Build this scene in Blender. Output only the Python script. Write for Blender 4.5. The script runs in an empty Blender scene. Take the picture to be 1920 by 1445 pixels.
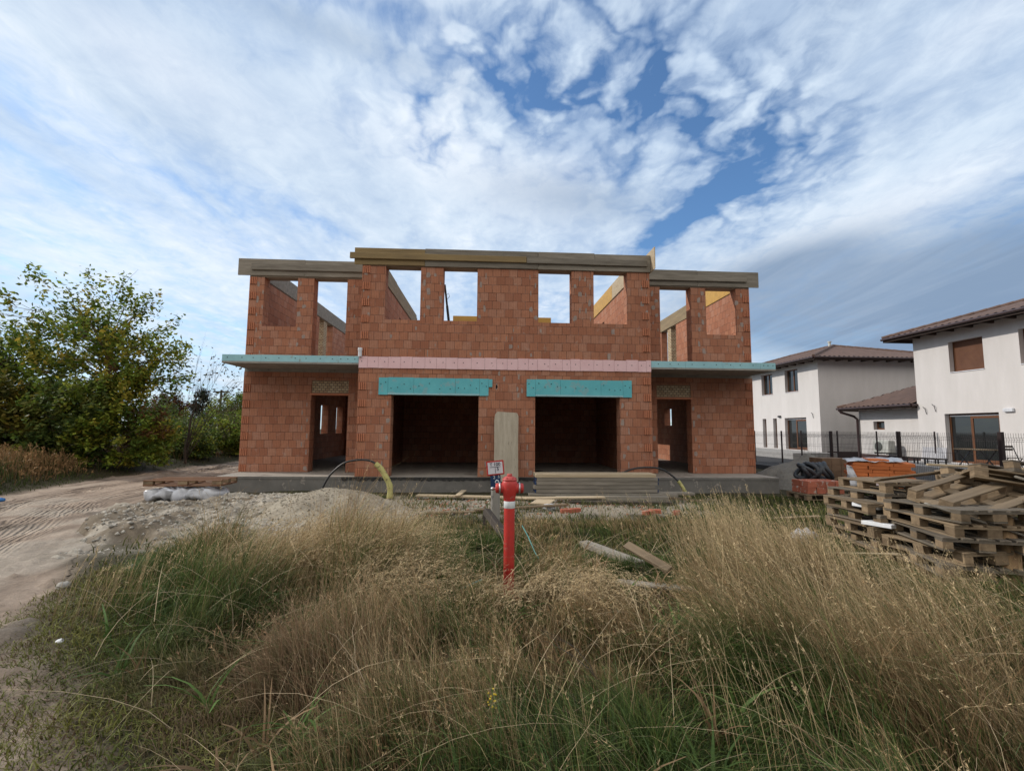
import bpy, math, random
import numpy as np
from mathutils import Vector, Matrix
random.seed(7); rng = np.random.default_rng(11)
S = bpy.context.scene; C = S.collection
R = math.radians
# ------------------------------------------------------------------ camera model (solved from the photograph)
F, PIT, YAW, ROL, H = 883.68, .0931, .0526, .0081, 1.75
def ray(u, v):
    x, y = u-960, v-722.5
    c, s = math.cos(ROL), math.sin(ROL); x, y = x*c+y*s, -x*s+y*c
    a, b, z = x/F, 1.0, -y/F
    c, s = math.cos(PIT), math.sin(PIT); b, z = b*c-z*s, b*s+z*c
    c, s = math.cos(YAW), math.sin(YAW)
    return Vector((a*c+b*s, -a*s+b*c, z))
def atY(u, v, Y): d = ray(u, v); return Vector((0, 0, H))+d*(Y/d.y)
def atX(u, v, X): d = ray(u, v); return Vector((0, 0, H))+d*(X/d.x)
def gnd(u, v, z=0): d = ray(u, v); return Vector((0, 0, H))+d*((z-H)/d.z)
cd = bpy.data.cameras.new('camera'); cam = bpy.data.objects.new('camera', cd); C.objects.link(cam)
cd.sensor_width = 36; cd.lens = F/1920*36; cd.clip_start = .05; cd.clip_end = 3000
fw = ray(960, 722.5).normalized(); rt = (ray(1100, 722.5)-ray(820, 722.5)).normalized(); up = rt.cross(fw)
cam.matrix_world = Matrix(((rt.x, up.x, -fw.x, 0), (rt.y, up.y, -fw.y, 0), (rt.z, up.z, -fw.z, H), (0, 0, 0, 1)))
S.camera = cam
# ------------------------------------------------------------------ noise
def _h(i, j, s):
    n = (i*374761393 + j*668265263 + s*974711) & 0xffffffff
    n = ((n ^ (n >> 13))*1274126177) & 0xffffffff
    return ((n ^ (n >> 16)) & 0xffff)/65535.0
def vn(x, y, sc, seed=0):
    x = np.asarray(x, float)/sc; y = np.asarray(y, float)/sc
    i = np.floor(x).astype(np.int64); j = np.floor(y).astype(np.int64); fx = x-i; fy = y-j
    fx = fx*fx*(3-2*fx); fy = fy*fy*(3-2*fy)
    a = _h(i, j, seed); b = _h(i+1, j, seed); c = _h(i, j+1, seed); d = _h(i+1, j+1, seed)
    return (a*(1-fx)+b*fx)*(1-fy)+(c*(1-fx)+d*fx)*fy
def fbm(x, y, sc, seed=0, o=4):
    t = 0; a = .5; n = 0
    for k in range(o): t = t+a*vn(x, y, sc/2**k, seed+k*7); n += a; a *= .5
    return t/n
def ss(a, b, x): t = np.clip((x-a)/(b-a), 0, 1); return t*t*(3-2*t)
# ------------------------------------------------------------------ materials
class NT:
    def __init__(s, name):
        s.m = bpy.data.materials.new(name); s.m.use_nodes = True; s.t = s.m.node_tree; s.b = s.t.nodes['Principled BSDF']
    def n(s, typ, **kw):
        nd = s.t.nodes.new(typ)
        for k, v in kw.items():
            if k[0] == '_': nd.inputs[k[1:].replace('__', ' ')].default_value = v
            else: setattr(nd, k, v)
        return nd
    def l(s, a, b): s.t.links.new(a, b)
    def math(s, op, a, b=None, c=None):
        nd = s.t.nodes.new('ShaderNodeMath'); nd.operation = op
        for i, x in enumerate((a, b, c)):
            if x is None: continue
            if isinstance(x, (int, float)): nd.inputs[i].default_value = x
            else: s.l(x, nd.inputs[i])
        return nd.outputs[0]
    def mix(s, f, a, b, mode='MIX'):
        nd = s.t.nodes.new('ShaderNodeMix'); nd.data_type = 'RGBA'; nd.blend_type = mode
        for i, x in ((0, f), (6, a), (7, b)):
            if isinstance(x, (int, float)): nd.inputs[i].default_value = x
            elif isinstance(x, tuple): nd.inputs[i].default_value = x+(1,) if len(x) == 3 else x
            else: s.l(x, nd.inputs[i])
        return nd.outputs[2]
    def ramp(s, f, stops):
        nd = s.t.nodes.new('ShaderNodeValToRGB'); e = nd.color_ramp.elements
        while len(e) < len(stops): e.new(.5)
        for k, (p, c) in enumerate(stops): e[k].position = p; e[k].color = tuple(c)+(1,) if len(c) == 3 else c
        s.l(f, nd.inputs[0]); return nd.outputs[0]
    def coord(s, out='Object', scale=(1, 1, 1), rnd=True):
        tc = s.n('ShaderNodeTexCoord'); o = tc.outputs[out]
        mp = s.n('ShaderNodeMapping'); mp.inputs['Scale'].default_value = scale; s.l(o, mp.inputs[0])
        if rnd:
            oi = s.n('ShaderNodeObjectInfo'); cb = s.n('ShaderNodeCombineXYZ')
            v = s.math('MULTIPLY', oi.outputs['Random'], 57.0)
            for i in range(3): s.l(v, cb.inputs[i])
            s.l(cb.outputs[0], mp.inputs['Location'])
        return mp.outputs[0]
    def noise(s, vec, scale, detail=4, rough=.6):
        nd = s.n('ShaderNodeTexNoise'); nd.inputs['Scale'].default_value = scale; nd.inputs['Detail'].default_value = detail
        nd.inputs['Roughness'].default_value = rough; s.l(vec, nd.inputs['Vector']); return nd.outputs[0]
    def bump(s, h, st, dist=.01):
        nd = s.n('ShaderNodeBump'); nd.inputs['Strength'].default_value = st; nd.inputs['Distance'].default_value = dist
        s.l(h, nd.inputs['Height']); s.l(nd.outputs[0], s.b.inputs['Normal'])
    def col(s, c): s.l(c, s.b.inputs['Base Color'])
def pm(name, c1, c2=None, sc=6, rough=.8, bsc=40, bst=.3, stretch=(1, 1, 1), metal=0, spec=.3, spots=None, objvar=0):
    t = NT(name); t.b.inputs['Roughness'].default_value = rough; t.b.inputs['Metallic'].default_value = metal
    t.b.inputs['Specular IOR Level'].default_value = spec
    v = t.coord(scale=stretch)
    c2 = c2 or tuple(x*.7 for x in c1)
    f = t.ramp(t.noise(v, sc, 6, .65), [(.3, (0, 0, 0)), (.7, (1, 1, 1))])
    c = t.mix(f, c1, c2)
    if spots:
        sp = t.ramp(t.noise(v, spots[1], 3), [(spots[2], (0, 0, 0)), (spots[2]+.06, (1, 1, 1))]); c = t.mix(sp, c, spots[0])
    if objvar:
        oi = t.n('ShaderNodeObjectInfo'); w = t.n('ShaderNodeTexWhiteNoise', noise_dimensions='1D'); t.l(oi.outputs['Random'], w.inputs['W'])
        k = t.math('MULTIPLY_ADD', w.outputs[0], objvar, 1-objvar*.6)
        cc = t.n('ShaderNodeCombineColor')
        for i in range(3): t.l(k, cc.inputs[i])
        c = t.mix(1.0, c, cc.outputs[0], 'MULTIPLY')
    t.col(c)
    if bst: t.bump(t.noise(v, bsc, 4), bst)
    return t.m
def brick_mat(name, cols, bw=.25, bh=.25, mortar=(.13, .062, .042), ms=.0065, patch=True, zoff=0.):
    t = NT(name); t.b.inputs['Roughness'].default_value = .9; t.b.inputs['Specular IOR Level'].default_value = .15
    uv = t.n('ShaderNodeUVMap'); uv.uv_map = 'UV'
    # a little waviness so that courses are not ruler-straight
    nz = t.n('ShaderNodeTexNoise'); nz.inputs['Scale'].default_value = 1.3; t.l(uv.outputs[0], nz.inputs['Vector'])
    sub = t.n('ShaderNodeVectorMath', operation='SUBTRACT'); t.l(nz.outputs[1], sub.inputs[0]); sub.inputs[1].default_value = (.5, .5, .5)
    sc = t.n('ShaderNodeVectorMath', operation='SCALE'); t.l(sub.outputs[0], sc.inputs[0]); sc.inputs['Scale'].default_value = .018
    ad = t.n('ShaderNodeVectorMath', operation='ADD'); t.l(uv.outputs[0], ad.inputs[0]); t.l(sc.outputs[0], ad.inputs[1])
    V = ad.outputs[0]
    def bt(c1, c2, mo, msz, smooth=.1):
        b = t.n('ShaderNodeTexBrick'); b.offset = .5; b.squash = 1
        for k, x in (('Color1', c1), ('Color2', c2), ('Mortar', mo)): b.inputs[k].default_value = x+(1,)
        b.inputs['Scale'].default_value = 1; b.inputs['Mortar Size'].default_value = msz; b.inputs['Mortar Smooth'].default_value = smooth
        b.inputs['Brick Width'].default_value = bw; b.inputs['Row Height'].default_value = bh; b.inputs['Bias'].default_value = 0
        t.l(V, b.inputs['Vector']); return b
    b = bt((0, 0, 0), (1, 1, 1), (.5, .5, .5), 0)
    rn = b.outputs['Color']
    n = len(cols); base = t.ramp(rn, [(i/(n-1), c) for i, c in enumerate(cols)])
    fine = t.noise(V, 9, 7, .7); base = t.mix(t.ramp(fine, [(.38, (0, 0, 0)), (.8, (.5, .5, .5))]), base, tuple(x*.6 for x in cols[0]))
    big = t.noise(V, .7, 4); base = t.mix(t.ramp(big, [(.35, (0, 0, 0)), (.7, (.4, .4, .4))]), base, tuple(x*.72 for x in cols[1]))
    if patch:   # fine comb ribs of the clay blocks, shading mixed into colour, and lime bloom
        sep = t.n('ShaderNodeSeparateXYZ'); t.l(V, sep.inputs[0])
        rib = t.math('SINE', t.math('MULTIPLY', sep.outputs[0], 2*math.pi/.052))
        base = t.mix(t.math('MULTIPLY_ADD', rib, .16, .16), base, tuple(x*.5 for x in cols[0]))
        bl = t.noise(V, 3.1, 6, .75); base = t.mix(t.ramp(bl, [(.58, (0, 0, 0)), (.72, (.5, .5, .5))]), base, (.46, .37, .32))
    m = bt((1, 1, 1), (1, 1, 1), (0, 0, 0), ms, .3)
    mn = t.noise(V, 5, 3)
    mcol = t.mix(t.ramp(mn, [(.45, (0, 0, 0)), (.65, (1, 1, 1))]), mortar, (.3, .19, .15) if patch else tuple(x*1.4 for x in mortar))
    t.col(t.mix(m.outputs['Fac'], base, mcol))
    hh = t.math('SUBTRACT', t.math('MULTIPLY', fine, .25), m.outputs['Fac'])
    if patch: hh = t.math('ADD', hh, t.math('MULTIPLY', rib, .12))
    t.bump(hh, .7, .012)
    return t.m
M = {}
M['brick'] = brick_mat('clay_block', [(.455, .2, .12), (.385, .162, .098), (.5, .232, .142), (.455, .21, .13), (.34, .14, .086), (.5, .26, .175), (.455, .24, .168)])
M['clay'] = pm('clay_rib', (.52, .215, .125), (.44, .175, .1), 7, .9, 60, .3, spec=.15)
M['mortar'] = pm('mortar', (.27, .22, .2), (.38, .3, .26), 9, .95, 50, .5, spec=.1)
M['pale_brick'] = brick_mat('pale_brick', [(.55, .42, .26), (.62, .5, .33), (.42, .28, .17), (.66, .56, .38)], .125, .075, (.15, .115, .09), .011, False)
M['concrete'] = pm('concrete', (.34, .32, .285), (.24, .225, .205), 3, .9, 30, .5, spots=((.16, .15, .14), 6, .63))
M['concrete_beam'] = pm('beam_concrete', (.33, .27, .205), (.23, .19, .145), 5, .9, 30, .5, stretch=(.4, 1, 2))
M['slab'] = pm('slab_top', (.36, .325, .285), (.26, .235, .21), 2.2, .9, 35, .4, spots=((.2, .17, .15), 2.5, .6))
M['concrete_dark'] = pm('dark_concrete', (.2, .19, .175), (.13, .125, .115), 2.5, .9, 30, .6, spots=((.3, .27, .24), 5, .62))  # darker concrete tone for the foundation front below the slab top
M['floor'] = pm('raw_floor', (.3, .28, .25), (.22, .2, .18), 2, .9, 30, .3)
M['bitumen'] = pm('bitumen', (.016, .016, .017), (.05, .048, .045), 12, .7, 30, .8)
M['pink'] = pm('pink_foam', (.8, .56, .58), (.74, .49, .51), 4, .75, 60, .1, spots=((.5, .3, .3), 11, .66))
M['teal'] = pm('teal_foam', (.14, .5, .56), (.11, .42, .48), 3, .7, 60, .1, spots=((.2, .42, .46), 4, .56))
M['teal_pale'] = pm('faded_teal_foam', (.34, .6, .65), (.28, .5, .56), 2.5, .75, 60, .1, spots=((.3, .42, .42), 7, .62))
M['dowel'] = pm('dowel_head', (.03, .05, .055), (.02, .03, .03), 5, .6, 10, 0)
M['wood_grey'] = pm('weathered_timber', (.31, .28, .235), (.17, .15, .122), 5, .85, 26, .5, stretch=(.25, 2.2, 2.2), objvar=.35)
M['wood'] = pm('timber', (.27, .2, .128), (.15, .11, .07), 5, .8, 26, .45, stretch=(.25, 2.2, 2.2), objvar=.45)
M['wood_pale'] = pm('pale_timber', (.5, .41, .29), (.36, .28, .18), 5, .8, 26, .4, stretch=(.25, 2.2, 2.2), objvar=.25)
M['wood_block'] = pm('pallet_block', (.33, .24, .15), (.15, .105, .065), 8, .85, 30, .5, objvar=.5)
M['wood_dark'] = pm('dark_timber', (.075, .062, .052), (.045, .037, .03), 5, .85, 26, .4, stretch=(.25, 2, 2))
M['form_yellow'] = pm('yellow_formwork', (.56, .33, .075), (.4, .23, .06), 3, .6, 30, .25, stretch=(.3, 2, 2))
M['form_olive'] = pm('aged_yellow_formwork', (.3, .215, .1), (.2, .145, .075), 4, .75, 30, .35, stretch=(.25, 2, 2))
M['form_brown'] = pm('aged_formwork', (.3, .225, .13), (.2, .15, .09), 4, .75, 30, .35, stretch=(2, .3, 2))
M['red'] = pm('red_paint', (.56, .045, .035), (.4, .033, .03), 7, .46, 40, .12, spec=.4, spots=((.36, .12, .1), 23, .62))
M['red_old'] = pm('faded_red_paint', (.52, .09, .08), (.4, .06, .055), 8, .5, 40, .1)
M['white_band'] = pm('white_paint', (.72, .75, .76), (.6, .64, .66), 6, .5, 40, .05)
M['alu'] = pm('cast_aluminium', (.6, .6, .6), (.45, .45, .45), 12, .4, 40, .1, metal=.8)
M['plate'] = pm('white_plate', (.72, .7, .74), (.62, .6, .66), 8, .5, 40, 0)
M['blue_plate'] = pm('blue_plate', (.012, .03, .085), (.02, .045, .12), 9, .5, 40, 0)
M['ink'] = pm('sign_ink', (.03, .03, .06), None, 6, .6, 40, 0)
M['sign_white'] = pm('sign_white', (.65, .68, .72), None, 6, .6, 40, 0)
M['black'] = pm('black_plastic', (.014, .014, .016), (.03, .03, .032), 9, .45, 40, .1, spec=.5)
M['coil'] = pm('coil_plastic', (.035, .04, .048), (.022, .025, .03), 9, .5, 40, .1, spec=.5)
M['sleeve'] = pm('foam_sleeve', (.52, .5, .2), (.4, .36, .14), 9, .8, 26, .5, spots=((.16, .14, .07), 16, .6))
M['foil'] = pm('white_foil', (.62, .63, .66), (.45, .46, .5), 5, .28, 9, .8, spec=.6)
M['styro'] = pm('polystyrene', (.74, .75, .77), (.66, .67, .7), 6, .8, 60, .2)
M['orange'] = pm('orange_clay', (.62, .19, .06), (.52, .145, .045), 5, .85, 30, .3, stretch=(1, 1, 6), objvar=.25)
M['redbrick'] = pm('red_clay', (.4, .13, .08), (.33, .1, .06), 6, .88, 40, .4, spots=((.42, .33, .28), 7, .58), objvar=.3)
M['brownblock'] = pm('brown_block', (.19, .125, .08), (.14, .09, .06), 6, .9, 40, .4, objvar=.25)
M['render'] = pm('white_render', (.66, .63, .62), (.58, .555, .54), 1.6, .92, 120, .3, stretch=(1, 1, .22), spec=.1)
M['plinth'] = pm('brown_plinth', (.075, .045, .042), (.055, .034, .032), 20, .85, 80, .3)
M['tile'] = pm('brown_roof_tile', (.15, .095, .075), (.1, .065, .053), 3, .7, 30, .3)
M['eave'] = pm('eave_board', (.055, .037, .03), (.04, .027, .022), 4, .8, 30, .2)
M['gutter'] = pm('brown_metal', (.05, .028, .028), (.04, .022, .022), 4, .4, 30, .02, spec=.5)
M['frame'] = pm('brown_frame', (.16, .066, .028), (.11, .045, .02), 4, .5, 30, .1, stretch=(3, 3, .4))
M['glass'] = pm('dark_glass', (.012, .014, .015), (.02, .022, .022), 2, .04, 30, 0, spec=.8)
M['fence'] = pm('fence_paint', (.024, .015, .016), (.03, .02, .02), 6, .5, 30, .05)
M['wire'] = pm('wire', (.05, .04, .042), None, 6, .5, 30, 0)
M['ac'] = pm('ac_white', (.55, .56, .52), (.5, .5, .47), 6, .5, 30, 0)
M['ac_dark'] = pm('ac_grille', (.1, .11, .1), None, 6, .6, 30, 0)
M['board'] = pm('grey_board', (.5, .5, .53), (.45, .45, .48), 3, .7, 30, 0)
M['lamp'] = pm('lamp_white', (.78, .8, .85), None, 6, .35, 30, 0)
M['grey_stone'] = pm('grey_stone', (.4, .38, .34), (.27, .25, .22), 9, .9, 30, .6)
M['bark'] = pm('bark', (.17, .125, .085), (.09, .065, .045), 7, .95, 22, 1.0, stretch=(1, 1, .4))
M['split_wood'] = pm('split_wood', (.42, .28, .15), (.24, .15, .085), 6, .9, 26, .9, stretch=(2.5, 2.5, .5))
M['bare_twig'] = pm('bare_twig', (.1, .08, .065), (.06, .05, .04), 9, .95, 30, .4)
M['teal_cord'] = pm('turquoise_cord', (.1, .3, .28), None, 6, .6, 30, 0)
M['blue'] = pm('blue_scrap', (.05, .2, .5), None, 6, .5, 30, 0)
M['tarmac'] = pm('dark_asphalt', (.055, .055, .058), (.04, .04, .042), 8, .9, 90, .5)
M['paving'] = pm('pale_paving', (.4, .385, .37), (.33, .32, .31), 4, .9, 60, .3)
M['dimple'] = pm('grey_membrane', (.06, .062, .068), (.045, .046, .05), 4, .7, 60, .3)
t = NT('roller_slats'); v = t.coord(rnd=False); sp = t.n('ShaderNodeSeparateXYZ'); t.l(v, sp.inputs[0])
w = t.math('SINE', t.math('MULTIPLY', sp.outputs[2], 2*math.pi/.045)); t.b.inputs['Roughness'].default_value = .5
t.col(t.mix(t.ramp(t.noise(v, 3), [(.3, (0, 0, 0)), (.7, (1, 1, 1))]), (.17, .075, .04), (.13, .055, .03))); t.bump(w, .8, .01); M['slats'] = t.m
# attribute-coloured materials
def attr_mat(name, rough=.9, noise=18, amt=.35, bst=.5, bsc=60, transl=0, bdist=.02, tread=False):
    t = NT(name); a = t.n('ShaderNodeAttribute'); a.attribute_name = 'Col'
    t.b.inputs['Roughness'].default_value = rough; t.b.inputs['Specular IOR Level'].default_value = .15
    c = a.outputs['Color']
    if amt:
        v = t.coord(rnd=False); f = t.noise(v, noise, 6, .7)
        k = t.math('MULTIPLY_ADD', f, amt*2, 1-amt); cc = t.n('ShaderNodeCombineColor')
        for i in range(3): t.l(k, cc.inputs[i])
        c = t.mix(1.0, c, cc.outputs[0], 'MULTIPLY')
        hb = t.noise(v, bsc, 5, .7) if bst else None
        if tread:   # ribs pressed into the soil by tyres: Trk = (distance across the track, how deep the track is here)
            ta_ = t.n('ShaderNodeAttribute'); ta_.attribute_name = 'Trk'; sp_ = t.n('ShaderNodeSeparateXYZ'); t.l(ta_.outputs['Vector'], sp_.inputs[0])
            wv_ = t.math('SINE', t.math('MULTIPLY_ADD', t.noise(v, 1.6, 3), 5.0, t.math('MULTIPLY', sp_.outputs[0], 2*math.pi/.085)))
            wv_ = t.math('MULTIPLY', t.math('MULTIPLY', wv_, sp_.outputs[1]), t.ramp(t.noise(v, 3.5, 4), [(.32, (.15, .15, .15)), (.55, (1, 1, 1))]))
            k2 = t.math('MULTIPLY_ADD', wv_, .3, 1.0); c2_ = t.n('ShaderNodeCombineColor')
            for i in range(3): t.l(k2, c2_.inputs[i])
            c = t.mix(1.0, c, c2_.outputs[0], 'MULTIPLY'); hb = t.math('ADD', hb, t.math('MULTIPLY', wv_, 1.3))
        if bst: t.bump(hb, bst, bdist)
    t.col(c)
    if transl:
        tr = t.n('ShaderNodeBsdfTranslucent'); t.l(c, tr.inputs['Color']); mx = t.n('ShaderNodeMixShader'); mx.inputs[0].default_value = transl
        t.l(t.b.outputs[0], mx.inputs[1]); t.l(tr.outputs[0], mx.inputs[2]); t.l(mx.outputs[0], t.t.nodes['Material Output'].inputs['Surface'])
    return t.m
M['ground'] = attr_mat('earth', .95, 14, .45, .9, 38)
M['road'] = attr_mat('road_earth', .95, 16, .5, 1.0, 45, tread=True)
M['rubble'] = attr_mat('rubble_earth', .95, 22, .5, 1.0, 45)
M['grassm'] = attr_mat('grass_blade', .6, amt=0, transl=.15)
M['leaf'] = attr_mat('leaf', .55, amt=0, transl=.35)
# ------------------------------------------------------------------ mesh builder
class MB:
    def __init__(s): s.v = []; s.f = []; s.mi = []; s.sm = []
    def face(s, pts, mi=0, sm=False):
        b = len(s.v); s.v += [tuple(p) for p in pts]; s.f.append(tuple(range(b, b+len(pts)))); s.mi.append(mi); s.sm.append(sm)
    def idx(s, vs, fs, mi=0, sm=False):
        b = len(s.v); s.v += [tuple(p) for p in vs]
        for f in fs: s.f.append(tuple(b+i for i in f)); s.mi.append(mi); s.sm.append(sm)
    def box(s, x0, x1, y0, y1, z0, z1, mi=0):
        s.idx([(x0, y0, z0), (x1, y0, z0), (x1, y1, z0), (x0, y1, z0), (x0, y0, z1), (x1, y0, z1), (x1, y1, z1), (x0, y1, z1)],
              [(0, 3, 2, 1), (4, 5, 6, 7), (0, 1, 5, 4), (1, 2, 6, 5), (2, 3, 7, 6), (3, 0, 4, 7)], mi); return s
    def cbox(s, x0, x1, y0, y1, z0, z1, c=.008, mi=0, jit=0):   # chamfered box
        def q(a): return a+random.uniform(-jit, jit)
        vs = []
        for zz, k in ((z0, c), (z0+c, 0), (z1-c, 0), (z1, c)):
            o = [(x0+c+k, y0+k), (x1-c-k, y0+k), (x1-k, y0+c+k), (x1-k, y1-c-k), (x1-c-k, y1-k), (x0+c+k, y1-k), (x0+k, y1-c-k), (x0+k, y0+c+k)]
            vs += [(q(a), q(bb), q(zz)) for a, bb in o]
        fs = [tuple(range(7, -1, -1)), tuple(range(24, 32))]
        for r in range(3):
            for i in range(8):
                j = (i+1) % 8; fs.append((r*8+i, r*8+j, r*8+8+j, r*8+8+i))
        s.idx(vs, fs, mi); return s
    def beam(s, a, b, w, h, mi=0, roll=0):    # oriented bar from a to b, width w (horizontal), height h
        a = Vector(a); b = Vector(b); d = (b-a).normalized(); sx = d.cross(Vector((0, 0, 1)))
        if sx.length < 1e-3: sx = Vector((1, 0, 0))
        sx.normalize(); sz = sx.cross(d)
        if roll:
            m = Matrix.Rotation(roll, 3, d); sx = m @ sx; sz = m @ sz
        sx *= w/2; sz *= h/2
        vs = [a-sx-sz, a+sx-sz, a+sx+sz, a-sx+sz, b-sx-sz, b+sx-sz, b+sx+sz, b-sx+sz]
        s.idx(vs, [(0, 1, 2, 3), (7, 6, 5, 4), (0, 4, 5, 1), (1, 5, 6, 2), (2, 6, 7, 3), (3, 7, 4, 0)], mi); return s
    def tube(s, pts, r, n=8, mi=0, caps=True, sm=True):
        pts = [Vector(p) for p in pts]; rs = r if isinstance(r, (list, tuple)) else [r]*len(pts)
        vs = []; fs = []; ref = Vector((.3, .2, 1)).normalized()
        for i, p in enumerate(pts):
            d = (pts[min(i+1, len(pts)-1)]-pts[max(i-1, 0)])
            d = d.normalized() if d.length > 1e-9 else Vector((0, 0, 1))
            x = d.cross(ref)
            if x.length < .05: x = d.cross(Vector((1, 0, 0)))
            x.normalize(); y = d.cross(x)
            for k in range(n):
                a = 2*math.pi*k/n; vs.append(p+(x*math.cos(a)+y*math.sin(a))*rs[i])
        for i in range(len(pts)-1):
            for k in range(n):
                j = (k+1) % n; fs.append((i*n+k, i*n+j, i*n+n+j, i*n+n+k))
        s.idx(vs, fs, mi, sm)
        if caps: s.idx(vs[:n], [tuple(range(n-1, -1, -1))], mi); s.idx(vs[-n:], [tuple(range(n))], mi)
        return s
    def lathe(s, prof, c, axis=(0, 0, 1), n=20, mi=0):
        c = Vector(c); ax = Vector(axis).normalized(); x = ax.cross(Vector((.31, .87, .4))).normalized(); y = ax.cross(x)
        vs = []; fs = []
        for r, h in prof:
            for k in range(n):
                a = 2*math.pi*k/n; vs.append(c+ax*h+(x*math.cos(a)+y*math.sin(a))*max(r, 1e-4))
        for i in range(len(prof)-1):
            for k in range(n):
                j = (k+1) % n; fs.append((i*n+k, i*n+j, i*n+n+j, i*n+n+k))
        s.idx(vs, fs, mi, True); return s
    def wall(s, axis, a0, a1, t0, t1, z0, z1, ops=(), mi=0):
        A = sorted({a0, a1, *[x for o in ops for x in o[:2]]}); Z = sorted({z0, z1, *[x for o in ops for x in o[2:4]]})
        A = [a for a in A if a0 <= a <= a1]; Z = [z for z in Z if z0 <= z <= z1]
        def solid(i, j):
            if i < 0 or j < 0 or i >= len(A)-1 or j >= len(Z)-1: return False
            ca = (A[i]+A[i+1])/2; cz = (Z[j]+Z[j+1])/2
            return not any(o[0] < ca < o[1] and o[2] < cz < o[3] for o in ops)
        P = (lambda a, t, z: (a, t, z)) if axis == 'x' else (lambda a, t, z: (t, a, z))
        for i in range(len(A)-1):
            for j in range(len(Z)-1):
                if not solid(i, j): continue
                l, r, b, t = A[i], A[i+1], Z[j], Z[j+1]
                s.face([P(l, t0, b), P(r, t0, b), P(r, t0, t), P(l, t0, t)], mi); s.face([P(r, t1, b), P(l, t1, b), P(l, t1, t), P(r, t1, t)], mi)
                if not solid(i-1, j): s.face([P(l, t1, b), P(l, t0, b), P(l, t0, t), P(l, t1, t)], mi)
                if not solid(i+1, j): s.face([P(r, t0, b), P(r, t1, b), P(r, t1, t), P(r, t0, t)], mi)
                if not solid(i, j-1): s.face([P(l, t0, b), P(l, t1, b), P(r, t1, b), P(r, t0, b)], mi)
                if not solid(i, j+1): s.face([P(l, t0, t), P(r, t0, t), P(r, t1, t), P(l, t1, t)], mi)
        return s
    def build(s, name, mats, parent=None, loc=None, uv=False, zoff=0.):
        me = bpy.data.meshes.new(name); o = None
        L = Vector(loc) if loc is not None else None
        me.from_pydata([tuple(Vector(p)-L) for p in s.v] if L is not None else s.v, [], s.f)
        for m in (mats if isinstance(mats, (list, tuple)) else [mats]): me.materials.append(M[m] if isinstance(m, str) else m)
        me.polygons.foreach_set('material_index', s.mi); me.polygons.foreach_set('use_smooth', s.sm)
        if uv:
            ul = me.uv_layers.new(name='UV'); dat = np.zeros((len(me.loops), 2), np.float32)
            for p in me.polygons:
                n = p.normal
                for li in p.loop_indices:
                    c = me.vertices[me.loops[li].vertex_index].co
                    if abs(n.y) >= max(abs(n.x), abs(n.z)): q = (c.x+50, c.z-zoff+50*.25)
                    elif abs(n.x) >= abs(n.z): q = (c.y+50, c.z-zoff+50*.25)
                    else: q = (c.x+50, c.y+50)
                    dat[li] = q
            ul.data.foreach_set('uv', dat.ravel())
        me.update()
        o = bpy.data.objects.new(name, me); C.objects.link(o)
        if L is not None: o.location = L
        if parent: o.parent = parent
        return o
def tag(o, label=None, cat=None, group=None, kind=None):
    for k, x in (('label', label), ('category', cat), ('group', group), ('kind', kind)):
        if x: o[k] = x
    return o
def thing(name, label, cat, loc=(0, 0, 0), rz=0, group=None, rot=None):
    o = bpy.data.objects.new(name, None); C.objects.link(o); o.location = loc; o.rotation_euler = rot or (0, 0, rz); o.empty_display_size = .2
    return tag(o, label, cat, group)
KIDS = {}
def copy_tree(o, parent=None):
    c = o.copy(); C.objects.link(c)
    if parent: c.parent = parent
    for ch in [x for x in S.objects if x.parent == o]: copy_tree(ch, c)
    return c
def np_mesh(name, verts, faces, mats, cols=None, smooth=False, parent=None):
    verts = np.asarray(verts, np.float32); faces = np.asarray(faces, np.int32); k = faces.shape[1]
    me = bpy.data.meshes.new(name); me.vertices.add(len(verts)); me.vertices.foreach_set('co', verts.ravel())
    me.loops.add(faces.size); me.loops.foreach_set('vertex_index', faces.ravel())
    me.polygons.add(len(faces)); me.polygons.foreach_set('loop_start', np.arange(0, faces.size, k, dtype=np.int32))
    me.polygons.foreach_set('loop_total', np.full(len(faces), k, np.int32))
    if smooth: me.polygons.foreach_set('use_smooth', np.ones(len(faces), bool))
    if cols is not None:
        a = me.color_attributes.new('Col', 'FLOAT_COLOR', 'POINT')
        a.data.foreach_set('color', np.concatenate([np.asarray(cols, np.float32), np.ones((len(verts), 1), np.float32)], 1).ravel())
    me.materials.append(M[mats] if isinstance(mats, str) else mats); me.update(); me.validate()
    o = bpy.data.objects.new(name, me); C.objects.link(o)
    if parent: o.parent = parent
    return o
# ================================================================== UNFINISHED TWIN HOUSE
XH, YC, YW, ZB = .59, 13.977, 15.347, .364
ZS0, ZS1, ZT, ZR = 3.52, 3.862, 6.62, 7.15
YB, YBW = 23.0, 25.5
hs = thing('unfinished_house', 'two storey unfinished twin house of bare red clay blocks without a roof', 'house', (XH, YC, 0))
def hp(mb, name, mats, uv=False, parent=None, zoff=0.):   # a part of the house, modelled in world coordinates
    o = mb.build(name, mats, None, uv=uv, zoff=zoff); o.parent = parent or hs
    o.matrix_parent_inverse = Matrix.Translation(-Vector((XH, YC, 0))); return o
def X(r): return XH+r
RB = lambda z: z
def ribs(mb, x0, x1, y, z0, n, start, face=-1, axis='x'):
    for k in range(n):
        if (k+start) % 2: continue
        z = z0+k*.25; cnt = 4
        for i in range(cnt):
            a = x0+(x1-x0)*(i+.18)/cnt; b = x0+(x1-x0)*(i+.74)/cnt
            if axis == 'x': mb.box(a, b, y-.034, y+.002, z+.012, z+.236, 1)
            else: mb.box(y-.016 if face < 0 else y-.002, y+.002 if face < 0 else y+.016, a, b, z+.012, z+.236, 1)
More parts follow.
